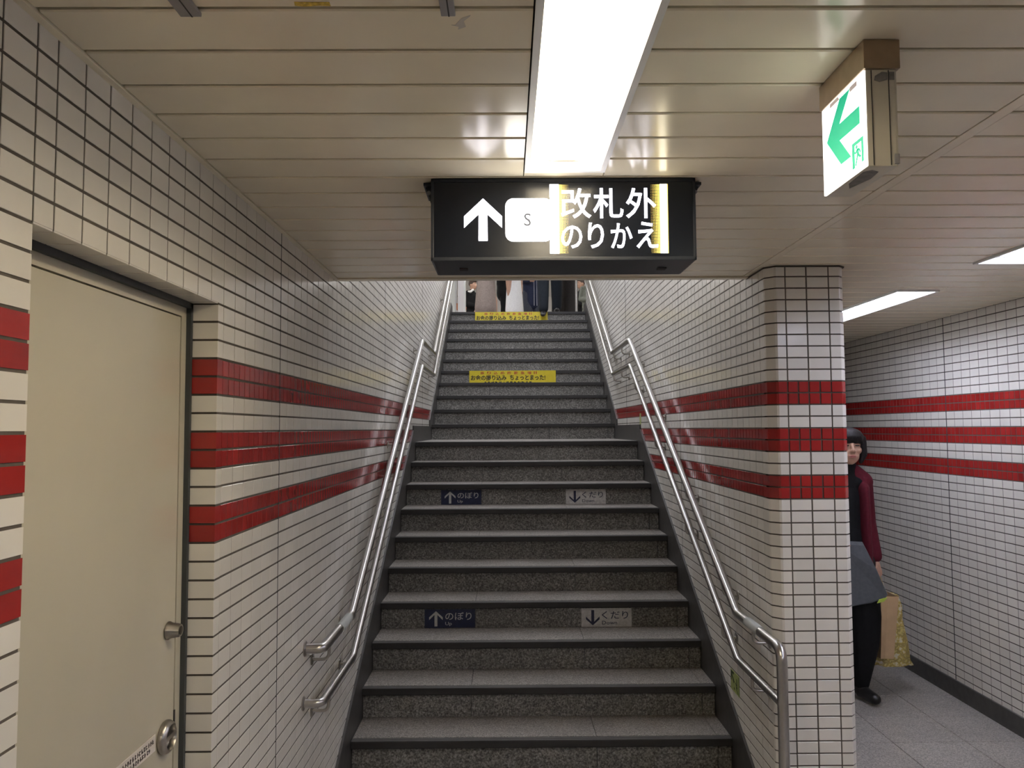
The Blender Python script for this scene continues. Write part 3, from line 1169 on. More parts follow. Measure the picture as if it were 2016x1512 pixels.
# ---- ceiling channels, tape and mark
for x0, x1, lab in ((-.541, -.506, 'left of two grey metal mounting channels on the ceiling panels'), (-.107, -.083, 'right of two grey metal mounting channels, nearer the ceiling light')):
    ch = tag(empty('ceiling_channel', (x0, 1.27, ZC)), lab, 'channel', 'ceiling mounting channels')
    bpy.context.view_layer.update()
    child(MB().bbox(x0, x1, .2, 1.272, ZC - .007, ZC, .0015), 'channel_body', GREYM, ch)
    xm = x0 + (x1 - x0) * .55
    child(MB().box(xm - .0012, xm + .0012, .2, 1.2722, ZC - .0074, ZC - .006), 'slot', JOINT, ch)
tag(MB().prism([(-.343, 1.238), (-.286, 1.239), (-.2865, 1.2505), (-.305, 1.249), (-.33, 1.2515), (-.345, 1.249)], ZC - .0008, ZC - .0001, 'z').build('tape_remnant', mat('yellow_tape_remnant', (.55, .38, .05), .7, noise=.5, nscale=120)),
    'torn strip of yellow tape on the ceiling', 'tape')
tag(MB().prism([(-.093, 1.312), (-.086, 1.312), (-.074, 1.290), (-.058, 1.280), (-.060, 1.285), (-.071, 1.300), (-.068, 1.318), (-.082, 1.327), (-.08, 1.318)], ZC - .0006, ZC - .0001, 'z').build('tape_remnant', mat('clear_tape_remnant', (.62, .58, .52), .15)),
    'scrap of clear tape beside the right ceiling channel', 'tape')

# ---- stair direction stickers
NAVY = mat('navy_vinyl', (.012, .018, .055), .45, noise=.2, nscale=40)
VWHITE = mat('scuffed_white_vinyl', (.50, .49, .48), .5, noise=.18, nscale=60)
NAVYW = mat('navy_ink', (.015, .018, .05), .6)
VGREY = mat('worn_white_ink', (.48, .48, .47), .6, noise=.12, nscale=60)
for st, posn in ((4, 'lower'), (8, 'upper')):
    y = step_y(st)
    zt_, zb_ = step_z(st) - .0375 - .008, step_z(st - 1) + .001
    zb_ = max(zb_, zt_ - .122)
    for x0, x1, upw_ in ((-.512, -.203, True), (.449, .757, False)):
        lab = ('%s dark blue sticker on a riser with up arrow and Japanese text' if upw_ else '%s white sticker on a riser with down arrow and Japanese text') % posn
        s_ = tag(empty('direction_sticker', (x0, y, zb_)), lab, 'sticker')
        bpy.context.view_layer.update()
        child(MB().box(x0, x1, y - .0012, y - .0001, zb_, zt_), 'sheet', NAVY if upw_ else VWHITE, s_)
        ink = VGREY if upw_ else NAVYW
        w, h = x1 - x0, zt_ - zb_
        cx, top, bot = x0 + w * .225, zt_ - h * .10, zb_ + h * .08
        hw, sw = w * .135, w * .028
        P = [(0, 1), (1, .60), (1, .42), (.21, .76), (.21, 0), (-.21, 0), (-.21, .76), (-1, .42), (-1, .60)]
        if not upw_:
            P = [(a, 1 - b) for a, b in P]
        flat_poly([(cx + a * hw, bot + b * (top - bot)) for a, b in P], y - .0018, ink, s_, 'arrow_symbol', .0005)
        text_part('のぼり' if upw_ else 'くだり', x0 + w * .41, x0 + w * .93, zb_ + h * .42, zb_ + h * .84, y - .0016, ink, s_, 'japanese_text', .006)
        text_part('Up' if upw_ else 'Down', x0 + w * .41, x0 + w * (.54 if upw_ else .71), zb_ + h * (.09 if upw_ else .12), zb_ + h * .32, y - .0016, ink, s_, 'english_text', .004)
# ---- yellow police notices
YEL = mat('yellow_vinyl', (.60, .48, .015), .45, noise=.05)
INK = mat('black_ink', (.018, .016, .012), .6)
REDI = mat('red_ink', (.38, .02, .02), .6)
for st, posn in ((15, 'lower, fully visible'), (21, 'upper, by the stair head')):
    y = step_y(st)
    zt_, zb_ = step_z(st) - .001, step_z(st - 1) + .001
    x0, x1 = -.443, .575
    s_ = tag(empty('warning_notice', (x0, y, zb_)), 'yellow notice on a stair riser with black Japanese text, %s' % posn, 'sticker')
    bpy.context.view_layer.update()
    # the sheet runs over the nosing front, as in the photo
    yy = y - .0235
    child(MB().box(x0, x1, yy, yy + .001, zb_ + .006, zt_ - .002), 'sheet', YEL, s_)
    h = zt_ - zb_
    text_part('お金の振り込み', x0 + .018, x0 + .438, zb_ + h * .24, zb_ + h * .66, yy - .0006, INK, s_, 'japanese_text', .03)
    text_part('ちょっとまった!', x0 + .478, x0 + .895, zb_ + h * .26, zb_ + h * .66, yy - .0006, INK, s_, 'japanese_text', .03)
    xx = x0 + .13
    for ch in '振り込め詐欺急増':
        text_part(ch, xx, xx + .046, zb_ + h * .70, zb_ + h * .92, yy - .0006, REDI, s_, 'red_text', .015)
        xx += .079
    for q in range(2):
        child(MB().box(xx - .002 + q * .024, xx + .008 + q * .024, yy - .0008, yy - .0001, zb_ + h * .72, zb_ + h * .92), 'red_mark', REDI, s_)
    # lower line of type, too cut off to read
    xx = x0 + .17
    for q in range(12):
        if q == 5:
            child(MB().box(xx + .012, xx + .02, yy - .0008, yy - .0001, zb_ + h * .10, zb_ + h * .16), 'small_type', INK, s_)
            xx += .042
        o_ = MB()
        random.seed(q)
        for e in range(4):
            ax = xx + random.random() * .022
            o_.box(ax, ax + .012, yy - .0008, yy - .0001, zb_ + h * (.05 + .02 * (e % 2)), zb_ + h * (.15 + .03 * random.random()))
        child(o_, 'small_type', mat('faded_ink', (.10, .085, .012), .6), s_)
        xx += .0445
random.seed(11)
# ---- photoluminescent escape stickers on the right wall
LUM = mat('luminous_green_vinyl', (.34, .40, .13), .5, noise=.1, nscale=50)
DGR = mat('dark_green_ink', (.02, .045, .012), .6)
for ya, yb, za, zb, lab, full in ((3.861, 4.006, .386, .484, 'pale green escape arrow sticker low on the right stair wall', True), (6.535, 6.60, 1.722, 1.815, 'small pale green sticker on the right stair wall at the landing', False)):
    s_ = tag(empty('escape_sticker', (XR, ya, za)), lab, 'sticker')
    bpy.context.view_layer.update()
    child(MB().box(XR - .0012, XR + .0005, ya, yb, za, zb), 'sheet', LUM, s_)
    if full:
        w, h = yb - ya, zb - za
        # arrow head up and away, running figure and door edge
        pp = [((.97, .95), (.97, .45), (.90, .45), (.90, .72), (.62, .40), (.56, .50), (.84, .83), (.62, .83), (.62, .95))]
        for p in pp:
            child(MB().prism([(ya + a * w, za + b * h) for a, b in p], XR - .0018, XR - .0010, 'x'), 'arrow_symbol', DGR, s_)
        child(MB().box(XR - .0018, XR - .0010, ya + .01 * w, ya + .05 * w, za + .02 * h, zb - .05 * h), 'door_edge', DGR, s_)
        fg = MB()
        for a, b, t in (((.30, .75), (.26, .50), .03), ((.42, .52), (.20, .30), .02), ((.26, .50), (.34, .25), .025), ((.34, .25), (.15, .08), .022), ((.62, .2), (.55, .12), .03)):
            a, b = Vector((ya + a[0] * w, za + a[1] * h)), Vector((ya + b[0] * w, za + b[1] * h))
            n = (b - a).normalized()
            n = Vector((-n.y, n.x)) * t * w
            fg.prism([(a + n)[:], (b + n)[:], (b - n)[:], (a - n)[:]], XR - .0018, XR - .0010, 'x')
        child(fg, 'running_figure', DGR, s_)
# ---- notice on the door
s_ = tag(empty('door_notice', (XF, 1.90, EYE - .76)), 'white printed notice sticker below the lock on the cream door', 'sticker')
bpy.context.view_layer.update()
y0, y1, z0, z1 = 1.79, 1.985, EYE - .787, EYE - .747
child(MB().box(XF - .0005, XF + .0012, y0, y1, z0, z1), 'sheet', mat('white_notice_vinyl', (.66, .61, .55), .5), s_)
random.seed(3)
for row, (za, zb, ya) in enumerate(((.52, .80, .08), (.16, .42, .16))):
    yy = y0 + ya * (y1 - y0)
    while yy < y1 - .012 - row * .02:
        h = z1 - z0
        gl = MB()
        for q in range(4):
            a = yy + random.random() * .005
            b = z0 + h * (za + (zb - za) * random.random() * .7)
            if q % 2:
                gl.box(XF + .0008, XF + .0016, a, a + .0055, b, b + .0022)
            else:
                gl.box(XF + .0008, XF + .0016, a, a + .0016, z0 + h * za, z0 + h * zb)
        child(gl, 'illegible_print', mat('brown_print', (.06, .045, .04), .6), s_)
        yy += .0115
random.seed(11)

# ================================================================== UPPER CONCOURSE FITTINGS
pn = tag(empty('gate_pillar', (-.71, 12.2, ZTOP)), 'white square pillar at the head of the stairs', 'pillar')
bpy.context.view_layer.update()
child(MB().bbox(-.768, -.664, 12.2, 12.5, ZTOP - .002, ZUC, .008), 'pillar_body', mat('white_pillar_paint', (.74, .70, .68), .4), pn)
child(MB().bbox(-.668, -.654, 12.196, 12.5, ZTOP - .002, ZUC, .003), 'white_edge', LWHITE, pn)
gp = tag(empty('steel_screen', (-.80, 12.1, ZTOP)), 'narrow steel framed screen beside the white pillar', 'screen')
bpy.context.view_layer.update()
child(MB().bbox(-.800, -.782, 12.1, 12.14, ZTOP - .002, ZTOP + 2.2, .004), 'post', STEEL, gp)
child(MB().bbox(-.98, -.80, 12.11, 12.13, ZTOP + .02, ZTOP + 2.1, .003), 'panel', mat('pale_panel', (.60, .60, .55), .4), gp)
pl = tag(empty('steel_pole', (1.04, 11.6, ZTOP)), 'slim upright steel pole at the stair head on the right', 'pole')
bpy.context.view_layer.update()
child(MB().tube([(1.043, 11.6, ZTOP - .002), (1.043, 11.6, ZTOP + 2.4)], .019, 16), 'shaft', STEEL, pl, True)
child(MB().lathe([(.05, 0), (.05, .006), (.022, .012)], (1.043, 11.6, ZTOP - .002), (0, 0, 1), 20), 'base_plate', STEEL_D, pl, True)
ob = tag(empty('shop_board', (-1.2, 24, ZTOP)), 'orange shop board on the far concourse wall', 'board')
bpy.context.view_layer.update()
child(MB().bbox(-1.75, -1.02, 25.70, 25.80, ZTOP + 2.60 - .3, ZTOP + 2.02 + .5, .01), 'board', mat('orange_board', (.62, .20, .07), .5), ob)

# ================================================================== PEOPLE
def cap(p0, r0, p1, r1, fl=(1, 1), n=14):
    """tapered capsule as (verts, faces); fl squashes the section (x-ish, y-ish)"""
    p0, p1 = Vector(p0), Vector(p1)
    ax = (p1 - p0)
    L = ax.length
    ax = ax / L if L > 1e-6 else Vector((0, 0, 1))
    a = Vector((1, 0, 0)) - ax * ax.x
    if a.length < .2:
        a = Vector((0, 1, 0)) - ax * ax.y
    a.normalize()
    b = ax.cross(a)
    rings = []
    for k in range(1, 4):
        t = math.pi / 2 * k / 4
        rings.append((-r0 * math.cos(t), r0 * math.sin(t)))
    rings += [(0, r0), (L, r1)]
    for k in range(3, 0, -1):
        t = math.pi / 2 * k / 4
        rings.append((L + r1 * math.cos(t), r1 * math.sin(t)))
    v, f = [p0 - ax * r0], []
    for h, r in rings:
        for k in range(n):
            an = 2 * math.pi * k / n
            v.append(p0 + ax * h + a * (r * math.cos(an) * fl[0]) + b * (r * math.sin(an) * fl[1]))
    v.append(p1 + ax * r1)
    m = len(rings)
    for k in range(n):
        f.append((0, 1 + (k + 1) % n, 1 + k))
        for i in range(m - 1):
            f.append((1 + i * n + k, 1 + i * n + (k + 1) % n, 1 + (i + 1) * n + (k + 1) % n, 1 + (i + 1) * n + k))
        f.append((len(v) - 1, 1 + (m - 1) * n + k, 1 + (m - 1) * n + (k + 1) % n))
    return v, f


def ell(c, r, n=18):
    v, f = [], []
    m = 10
    c = Vector(c)
    v.append(c - Vector((0, 0, r[2])))
    for i in range(1, m):
        t = math.pi * i / m
        for k in range(n):
            an = 2 * math.pi * k / n
            v.append(c + Vector((r[0] * math.sin(t) * math.cos(an), r[1] * math.sin(t) * math.sin(an), -r[2] * math.cos(t))))
    v.append(c + Vector((0, 0, r[2])))
    for k in range(n):
        f.append((0, 1 + (k + 1) % n, 1 + k))
        for i in range(m - 2):
            f.append((1 + i * n + k, 1 + i * n + (k + 1) % n, 1 + (i + 1) * n + (k + 1) % n, 1 + (i + 1) * n + k))
        f.append((len(v) - 1, 1 + (m - 2) * n + k, 1 + (m - 2) * n + (k + 1) % n))
    return v, f


def melt(name, prims, voxel, m, parent, smooth=5):
    """fuse overlapping solids into one continuous smooth surface"""
    mb = MB()
    for v, f in prims:
        mb.raw(v, f)
    src = bpy.data.objects.new('melt_source', mb.mesh('melt_source'))
    COL.objects.link(src)
    md = src.modifiers.new('r', 'REMESH')
    md.mode = 'VOXEL'
    md.voxel_size = voxel
    sm = src.modifiers.new('s', 'SMOOTH')
    sm.iterations = smooth
    sm.factor = .5
    dg = bpy.context.evaluated_depsgraph_get()
    me = bpy.data.meshes.new_from_object(src.evaluated_get(dg))
    bpy.data.objects.remove(src)
    me.name = name
    me.materials.clear()
    me.materials.append(m)
    me.shade_smooth()
    o = bpy.data.objects.new(name, me)
    COL.objects.link(o)
    o.parent = parent
    return o


def cloth(name, col, rough=.85, noise=.12):
    return mat(name, col, rough, spec=.25, noise=noise, nscale=45, bump=.25, bscale=380)


SKIN = mat('skin', (.46, .27, .19), .5, noise=.05, nscale=30)
HAIR = mat('black_hair', (.012, .010, .010), .62, spec=.25, noise=.4, nscale=120, bump=.6, bscale=260)
HAIRB = mat('brown_hair', (.045, .026, .018), .45, noise=.3, nscale=90)


def hand(prims, wrist, d, side, curl=.9, s=1.):
    """palm and five bent fingers hanging along d"""
    w, d = Vector(wrist), Vector(d).normalized()
    fwd = Vector((0, -1, 0))
    fwd = (fwd - d * fwd.dot(d)).normalized()
    lat = d.cross(fwd) * side
    pe = w + d * .085 * s
    prims.append(cap(w, .021 * s, pe, .026 * s, (1, 1)))
    for k, (o_, l) in enumerate(((.027, .062), (.010, .072), (-.008, .068), (-.025, .052))):
        b0 = pe + fwd * o_ * s - d * .01
        b1 = b0 + (d * .8 + lat * curl * .4).normalized() * l * .5 * s
        b2 = b1 + (d * .3 + lat * curl * 1.4).normalized() * l * .5 * s
        prims.append(cap(b0, .0092 * s, b1, .0085 * s, n=8))
        prims.append(cap(b1, .0085 * s, b2, .0075 * s, n=8))
    t0 = w + d * .03 * s + fwd * .02 * s
    t1 = t0 + (fwd * .6 + d * .7 + lat * .4).normalized() * .035 * s
    t2 = t1 + (d * .9 + lat * .6 - fwd * .3).normalized() * .028 * s
    prims.append(cap(t0, .011 * s, t1, .0095 * s, n=8))
    prims.append(cap(t1, .0095 * s, t2, .008 * s, n=8))


def head_prims(c, s=1.):
    c = Vector(c)
    q = lambda x, y, z: c + Vector((x, y, z)) * s
    P = [ell(q(0, .008, .022), (.074 * s, .092 * s, .098 * s)), ell(q(0, -.022, -.048), (.058 * s, .064 * s, .062 * s)),
         ell(q(0, -.052, -.088), (.026 * s, .026 * s, .022 * s)),
         cap(q(0, -.086, .018), .009 * s, q(0, -.103, -.022), .0125 * s, n=10), ell(q(.012, -.093, -.027), (.009 * s,) * 3), ell(q(-.012, -.093, -.027), (.009 * s,) * 3),
         ell(q(.040, -.060, -.020), (.024 * s, .024 * s, .024 * s)), ell(q(-.040, -.060, -.020), (.024 * s, .024 * s, .024 * s)),
         ell(q(0, -.082, -.056), (.024 * s, .012 * s, .013 * s))]
    for sd in (-1, 1):
        P.append(ell(q(.074 * sd, .015, -.005), (.010 * s, .018 * s, .030 * s)))
    return P


def face_parts(c, parent, s=1.):
    c = Vector(c)
    q = lambda x, y, z: c + Vector((x, y, z)) * s
    dk = mat('eye_dark', (.02, .014, .012), .3)
    br = mat('eyebrow_dark', (.05, .03, .025), .8)
    lp = mat('lip', (.40, .14, .12), .45)
    for sd in (-1, 1):
        MBx = MB()
        MBx.raw(*ell(q(.031 * sd, -.0795, .010), (.0145 * s, .007 * s, .0042 * s)))
        o = add('eye', MBx.mesh('eye', True), dk, parent)
        MBx = MB()
        MBx.raw(*cap(q(.017 * sd, -.087, .030), .003 * s, q(.047 * sd, -.075, .031), .0022 * s, n=8))
        add('eyebrow', MBx.mesh('eyebrow', True), br, parent)
    MBx = MB()
    MBx.raw(*ell(q(0, -.0895, -.054), (.023 * s, .007 * s, .0045 * s)))
    MBx.raw(*ell(q(0, -.0885, -.062), (.019 * s, .007 * s, .005 * s)))
    add('lips', MBx.mesh('lips', True), lp, parent)


def figure(label, loc, rot, height, sk, clothes, vox, hair=HAIR, face=False, hairstyle='short', group=None):
    """person standing at loc, facing -y before rotation; sk = joints for a 1.68 m figure"""
    root = empty('person', loc)
    root.rotation_euler = (0, 0, math.radians(rot))
    s = height / 1.68
    root.scale = (s, s, s)
    tag(root, label, 'person', group)
    J = dict(head=(0, -.01, 1.565), neck=(0, .02, 1.43), chest=(0, .02, 1.25), waist=(0, .01, 1.02), hip=(0, .02, .90),
             sl=(.165, .02, 1.36), el=(.20, .04, 1.09), wl=(.205, -.03, .86), sr=(-.165, .02, 1.36), er=(-.20, .04, 1.09), wr=(-.205, -.03, .86),
             hl=(.085, .02, .88), kl=(.09, 0, .49), al=(.09, .03, .085), tl=(.10, -.13, .03),
             hr=(-.085, .02, .88), kr=(-.09, 0, .49), ar=(-.09, .03, .085), tr=(-.10, -.13, .03))
    J.update(sk)
    B = head_prims(J['head'])
    B.append(cap(J['neck'], .052, Vector(J['head']) + Vector((0, .02, -.05)), .05))
    B.append(cap(J['neck'], .06, J['chest'], .105, (1.2, .8)))
    B.append(cap(J['chest'], .115, J['waist'], .10, (1.15, .85)))
    B.append(cap(J['waist'], .10, J['hip'], .11, (1.2, .9)))
    for a in 'lr':
        B.append(cap(Vector(J['chest']) + Vector((0, 0, .09)), .06, J['s' + a], .05))
        B.append(cap(J['s' + a], .046, J['e' + a], .036))
        B.append(cap(J['e' + a], .035, J['w' + a], .025))
        d = Vector(J['w' + a]) - Vector(J['e' + a])
        hand(B, J['w' + a], d, 1 if a == 'l' else -1)
        B.append(cap(J['h' + a], .08, J['k' + a], .052))
        B.append(cap(J['k' + a], .052, J['a' + a], .034))
        B.append(cap(Vector(J['a' + a]) + Vector((0, 0, -.035)), .03, J['t' + a], .022))
    body = melt('body', B, vox, SKIN, root)
    hc = Vector(J['head'])
    H = [ell(hc + Vector((0, .022, .040)), (.084, .096, .088)), ell(hc + Vector((0, -.040, .085)), (.066, .055, .040))]
    if hairstyle == 'bob':
        H = [ell(hc + Vector((0, .026, .035)), (.090, .098, .094)), ell(hc + Vector((0, -.034, .064)), (.081, .073, .057)), ell(hc + Vector((0, .055, -.03)), (.085, .062, .085))]
        for sd in (-1, 1):
            H.append(cap(hc + Vector((.080 * sd, -.012, .05)), .026, hc + Vector((.084 * sd, -.014, -.045)), .026, (.9, 1.3)))
            H.append(cap(hc + Vector((.084 * sd, -.014, -.045)), .026, hc + Vector((.066 * sd, -.020, -.092)), .015, (.9, 1.3)))
            H.append(cap(hc + Vector((.040 * sd, -.088, .065)), .014, hc + Vector((.062 * sd, -.066, .030)), .012))
            H.append(cap(hc + Vector((.012 * sd, -.096, .065)), .014, hc + Vector((.020 * sd, -.088, .034)), .009))
    melt('hair', H, max(.006, vox * .8), hair, root)
    if face:
        face_parts(hc, root)
    for nm, m, fn in clothes:
        melt(nm, fn(J), vox, m, root)
    return root


def trousers(rt_=.098, rk=.074, ra=.062):
    def f(J):
        P = [cap(J['waist'], .112, J['hip'], .122, (1.2, .92))]
        for a in 'lr':
            P.append(cap(J['h' + a], rt_, J['k' + a], rk))
            P.append(cap(J['k' + a], rk, Vector(J['a' + a]) + Vector((0, 0, .02)), ra))
        return P
    return f


def shoes(J):
    P = []
    for a in 'lr':
        an = Vector(J['a' + a])
        P.append(cap(an + Vector((0, .01, -.035)), .044, Vector(J['t' + a]) + Vector((0, 0, .012)), .036, (1, .9)))
        P.append(cap(an, .042, an + Vector((0, 0, -.03)), .045))
    return P


def jacket(hem=.80, r=.135, sleeve=.055, flare=0.):
    def f(J):
        P = [cap(J['neck'], .062, J['chest'], .125, (1.22, .86)), cap(J['chest'], r, J['waist'], r, (1.2, .86)), cap(J['waist'], r, (0, .015, hem + r * .6), r + flare, (1.2, .92))]
        for a in 'lr':
            P.append(cap(Vector(J['chest']) + Vector((0, 0, .08)), .075, J['s' + a], .066))
            P.append(cap(J['s' + a], .066, J['e' + a], sleeve))
            P.append(cap(J['e' + a], sleeve, Vector(J['w' + a]) * .93 + Vector(J['e' + a]) * .07, sleeve * .85))
        return P
    return f


def long_coat(hem=.3, top=.14, bottom=.20):
    def f(J):
        P = jacket(.80, top)(J)
        P.append(cap(J['waist'], top, (0, .02, hem + .1), bottom * .9, (1.15, .85)))
        return P
    return f


BLK = cloth('black_cloth', (.007, .007, .008))
SHOE = mat('black_shoe_leather', (.014, .013, .013), .4)

# ---- woman walking in the corridor
WX, WY = 2.10, 4.98
walk = dict(head=(.060, -.02, 1.565), neck=(.03, .02, 1.43), sl=(.150, .02, 1.345), el=(.180, .05, 1.08), wl=(.205, .0, .862),
            sr=(-.14, .02, 1.345), er=(-.17, .03, 1.09), wr=(-.09, -.14, 1.0),
            hl=(.095, .02, .87), kl=(.115, -.03, .47), al=(.100, .0, .085), tl=(.140, -.125, .030),
            hr=(-.085, .02, .87), kr=(-.09, .05, .47), ar=(-.09, .17, .12), tr=(-.09, .04, .03))


def cardigan(J):
    P = []
    for sd, a in ((1, 'l'), (-1, 'r')):
        s_, e_, w_ = (Vector(J[k + a]) for k in 'sew')
        P.append(cap((.075 * sd + .02, .025, 1.40), .058, s_, .063))
        P.append(cap(s_, .060, e_, .052))
        P.append(cap(e_, .052, w_ + Vector((0, 0, .02)), .042))
        P.append(cap((.128 * sd + .012, .0, 1.30), .050, (.150 * sd, .0, .765), .052, (.70, 1.9)))
        P.append(cap((.08 * sd, .09, 1.32), .05, (.09 * sd, .10, .765), .055, (1.5, .8)))
    return P


def black_top(J):
    return [cap((.045, .005, 1.455), .056, J['chest'], .112, (1.15, .9)), cap(J['chest'], .118, J['waist'], .112, (1.2, .9)), cap(J['waist'], .112, J['hip'], .125, (1.2, .95))] + [cap(Vector(J['chest']) + Vector((0, 0, .09)), .072, J['s' + a], .060) for a in 'lr'] + [cap(J['neck'], .075, J['chest'], .11, (1.2, .85))]


def baggy(J):
    P = [cap(J['waist'], .115, J['hip'], .13, (1.2, .95))]
    for a in 'lr':
        k = Vector(J['k' + a])
        P.append(cap(J['h' + a], .112, k + Vector((0, 0, .05)), .105))
        P.append(cap(k + Vector((0, 0, .05)), .105, k + Vector((0, 0, -.12)), .088))
        P.append(cap(k + Vector((0, 0, -.12)), .088, Vector(J['a' + a]) + Vector((0, 0, .01)), .047))
    return P


BURG = cloth('burgundy_knit', (.085, .006, .014))
woman = figure('person in burgundy cardigan and black trousers walking past the tiled pillar', (WX, WY, 0), -8, 1.68, walk,
               [('black_top', BLK, black_top), ('trousers', BLK, baggy), ('cardigan', BURG, cardigan), ('shoes', SHOE, shoes)], .0065, face=True, hairstyle='bob')

# things she carries
kraft = mat('kraft_paper', (.42, .28, .15), .8, noise=.1, nscale=12)
flor = None
bag = tag(empty('paper_bag', (2.385, 4.93, .2)), 'brown kraft paper shopping bag held by the person in burgundy', 'bag')
bpy.context.view_layer.update()
bx = MB()
v = []
for z, x0, x1, y0, y1 in ((.262, 2.294, 2.375, 4.90, 5.06), (.46, 2.302, 2.396, 4.895, 5.06), (.640, 2.308, 2.418, 4.90, 5.06)):
    v += [(x0, y0, z), ((x0 + x1) / 2 - .012, y0 + .006, z), (x1, y0, z), (x1, y1, z), ((x0 + x1) / 2, y1 - .01, z), (x0, y1, z)]
f = [(5, 4, 3, 2, 1, 0)]
for r in range(2):
    for k in range(6):
        f.append((r * 6 + k, r * 6 + (k + 1) % 6, (r + 1) * 6 + (k + 1) % 6, (r + 1) * 6 + k))
bx.raw(v, f)
ob_ = child(bx, 'bag_body', kraft, bag)
sd = ob_.modifiers.new('thick', 'SOLIDIFY')
sd.thickness = .002
for y in (4.915, 5.10):
    child(MB().tube(fillet([(2.322, y, .60), (2.320, y, .66), (2.325, 4.97, .800), (2.345, y, .66), (2.352, y, .60)], .03, 5), .0035, 8), 'handle', mat('straw_twine', (.50, .36, .16), .9), bag, True)
# crumpled patterned bag behind it
m, nt, b = new_mat('yellow_floral_plastic')
geo = nt.nodes.new('ShaderNodeNewGeometry')
vo = nt.nodes.new('ShaderNodeTexNoise')
vo.inputs['Scale'].default_value = 34
vo.inputs['Detail'].default_value = 2
nt.links.new(geo.outputs['Position'], vo.inputs['Vector'])
rp = nt.nodes.new('ShaderNodeValToRGB')
el = rp.color_ramp.elements
el[0].position, el[0].color = .34, (.66, .62, .50, 1)
el[1].position, el[1].color = .66, (.55, .46, .16, 1)
k_ = el.new(.45)
k_.color = (.50, .38, .09, 1)
k_ = el.new(.56)
k_.color = (.26, .19, .06, 1)
nt.links.new(vo.outputs['Fac'], rp.inputs['Fac'])
nt.links.new(rp.outputs[0], b.inputs['Base Color'])
b.inputs['Roughness'].default_value = .45
pb = tag(empty('patterned_bag', (2.42, 5.05, .18)), 'yellow patterned bag bulging behind the brown paper bag', 'bag')
bpy.context.view_layer.update()
rng = random.Random(5)
rows = [(.165, 2.325, 2.600, 5.075, 5.22), (.20, 2.335, 2.590, 5.07, 5.22), (.30, 2.385, 2.572, 5.072, 5.21), (.42, 2.395, 2.552, 5.072, 5.20), (.54, 2.400, 2.532, 5.075, 5.19), (.610, 2.405, 2.515, 5.08, 5.18)]
N = 28
v, f = [], []
for z, x0, x1, y0, y1 in rows:
    for k in range(N):
        a = 2 * math.pi * k / N
        ca, sa = math.cos(a), math.sin(a)
        e = .55
        px = math.copysign(abs(ca) ** e, ca)
        py = math.copysign(abs(sa) ** e, sa)
        j = rng.uniform(-.009, .009)
        v.append(((x0 + x1) / 2 + px * ((x1 - x0) / 2 + j), (y0 + y1) / 2 + py * ((y1 - y0) / 2 + j), z + rng.uniform(-.006, .006)))
for r in range(len(rows) - 1):
    for k in range(N):
        f.append((r * N + k, r * N + (k + 1) % N, (r + 1) * N + (k + 1) % N, (r + 1) * N + k))
f.append(tuple(range(N - 1, -1, -1)))
f.append(tuple((len(rows) - 1) * N + k for k in range(N)))
child(MB().raw(v, f), 'bag_body', m, pb, True)
# grey folded umbrella-like cloth bag in front of her
gb = tag(empty('grey_bag', (2.13, 4.80, .6)), 'slack grey cloth bag with a lime green trim held by the person in burgundy', 'bag')
bpy.context.view_layer.update()
GCL = cloth('grey_nylon', (.085, .09, .10), .6)
pol = [(1.99, 1.0), (2.165, .99), (2.235, .83), (2.300, .675), (2.285, .655), (2.20, .625), (2.05, .60), (1.97, .62)]
v, f = [], []
for lay, (yy, sc_) in enumerate(((4.815, .80), (4.795, 1.0), (4.775, .92))):
    cxp = sum(p[0] for p in pol) / 8
    czp = sum(p[1] for p in pol) / 8
    v += [(cxp + (p[0] - cxp) * sc_, yy + (.02 if p[1] > .9 else 0), czp + (p[1] - czp) * sc_) for p in pol]
n = 8
for r in range(2):
    for k in range(n):
        f.append((r * n + k, r * n + (k + 1) % n, (r + 1) * n + (k + 1) % n, (r + 1) * n + k))
f.append(tuple(range(n)))
f.append(tuple(2 * n + k for k in range(n - 1, -1, -1)))
child(MB().raw(v, f), 'bag_body', GCL, gb)
child(MB().prism([(2.222, .630), (2.262, .640), (2.283, .663), (2.262, .660), (2.235, .652)], 4.766, 4.772, 'y'), 'green_trim', mat('lime_trim', (.35, .46, .05), .5), gb)

# ---- people crossing the upper concourse
GP = 'people on the upper concourse'
BEIGE = cloth('dusty_pink_cloth', (.30, .245, .225))
WHT = cloth('white_cloth', (.80, .79, .79), .8, .05)
NAV = cloth('navy_cloth', (.02, .025, .055))
STRP = cloth('slate_cloth', (.05, .055, .075))
BRN = cloth('charcoal_brown_cloth', (.040, .036, .036))
OLV = cloth('olive_cloth', (.085, .08, .06))
MAR = cloth('maroon_cloth', (.055, .010, .012))
GRN = cloth('grey_green_cloth', (.17, .18, .155))
z = ZTOP - .002
V_ = .016


def skirt(z0, z1, r0, r1, c=(0, .02)):
    return lambda J: [cap((c[0], c[1], z1), r1, (c[0], c[1], z0 + r0 * .8), r0, (1.05, .8))]


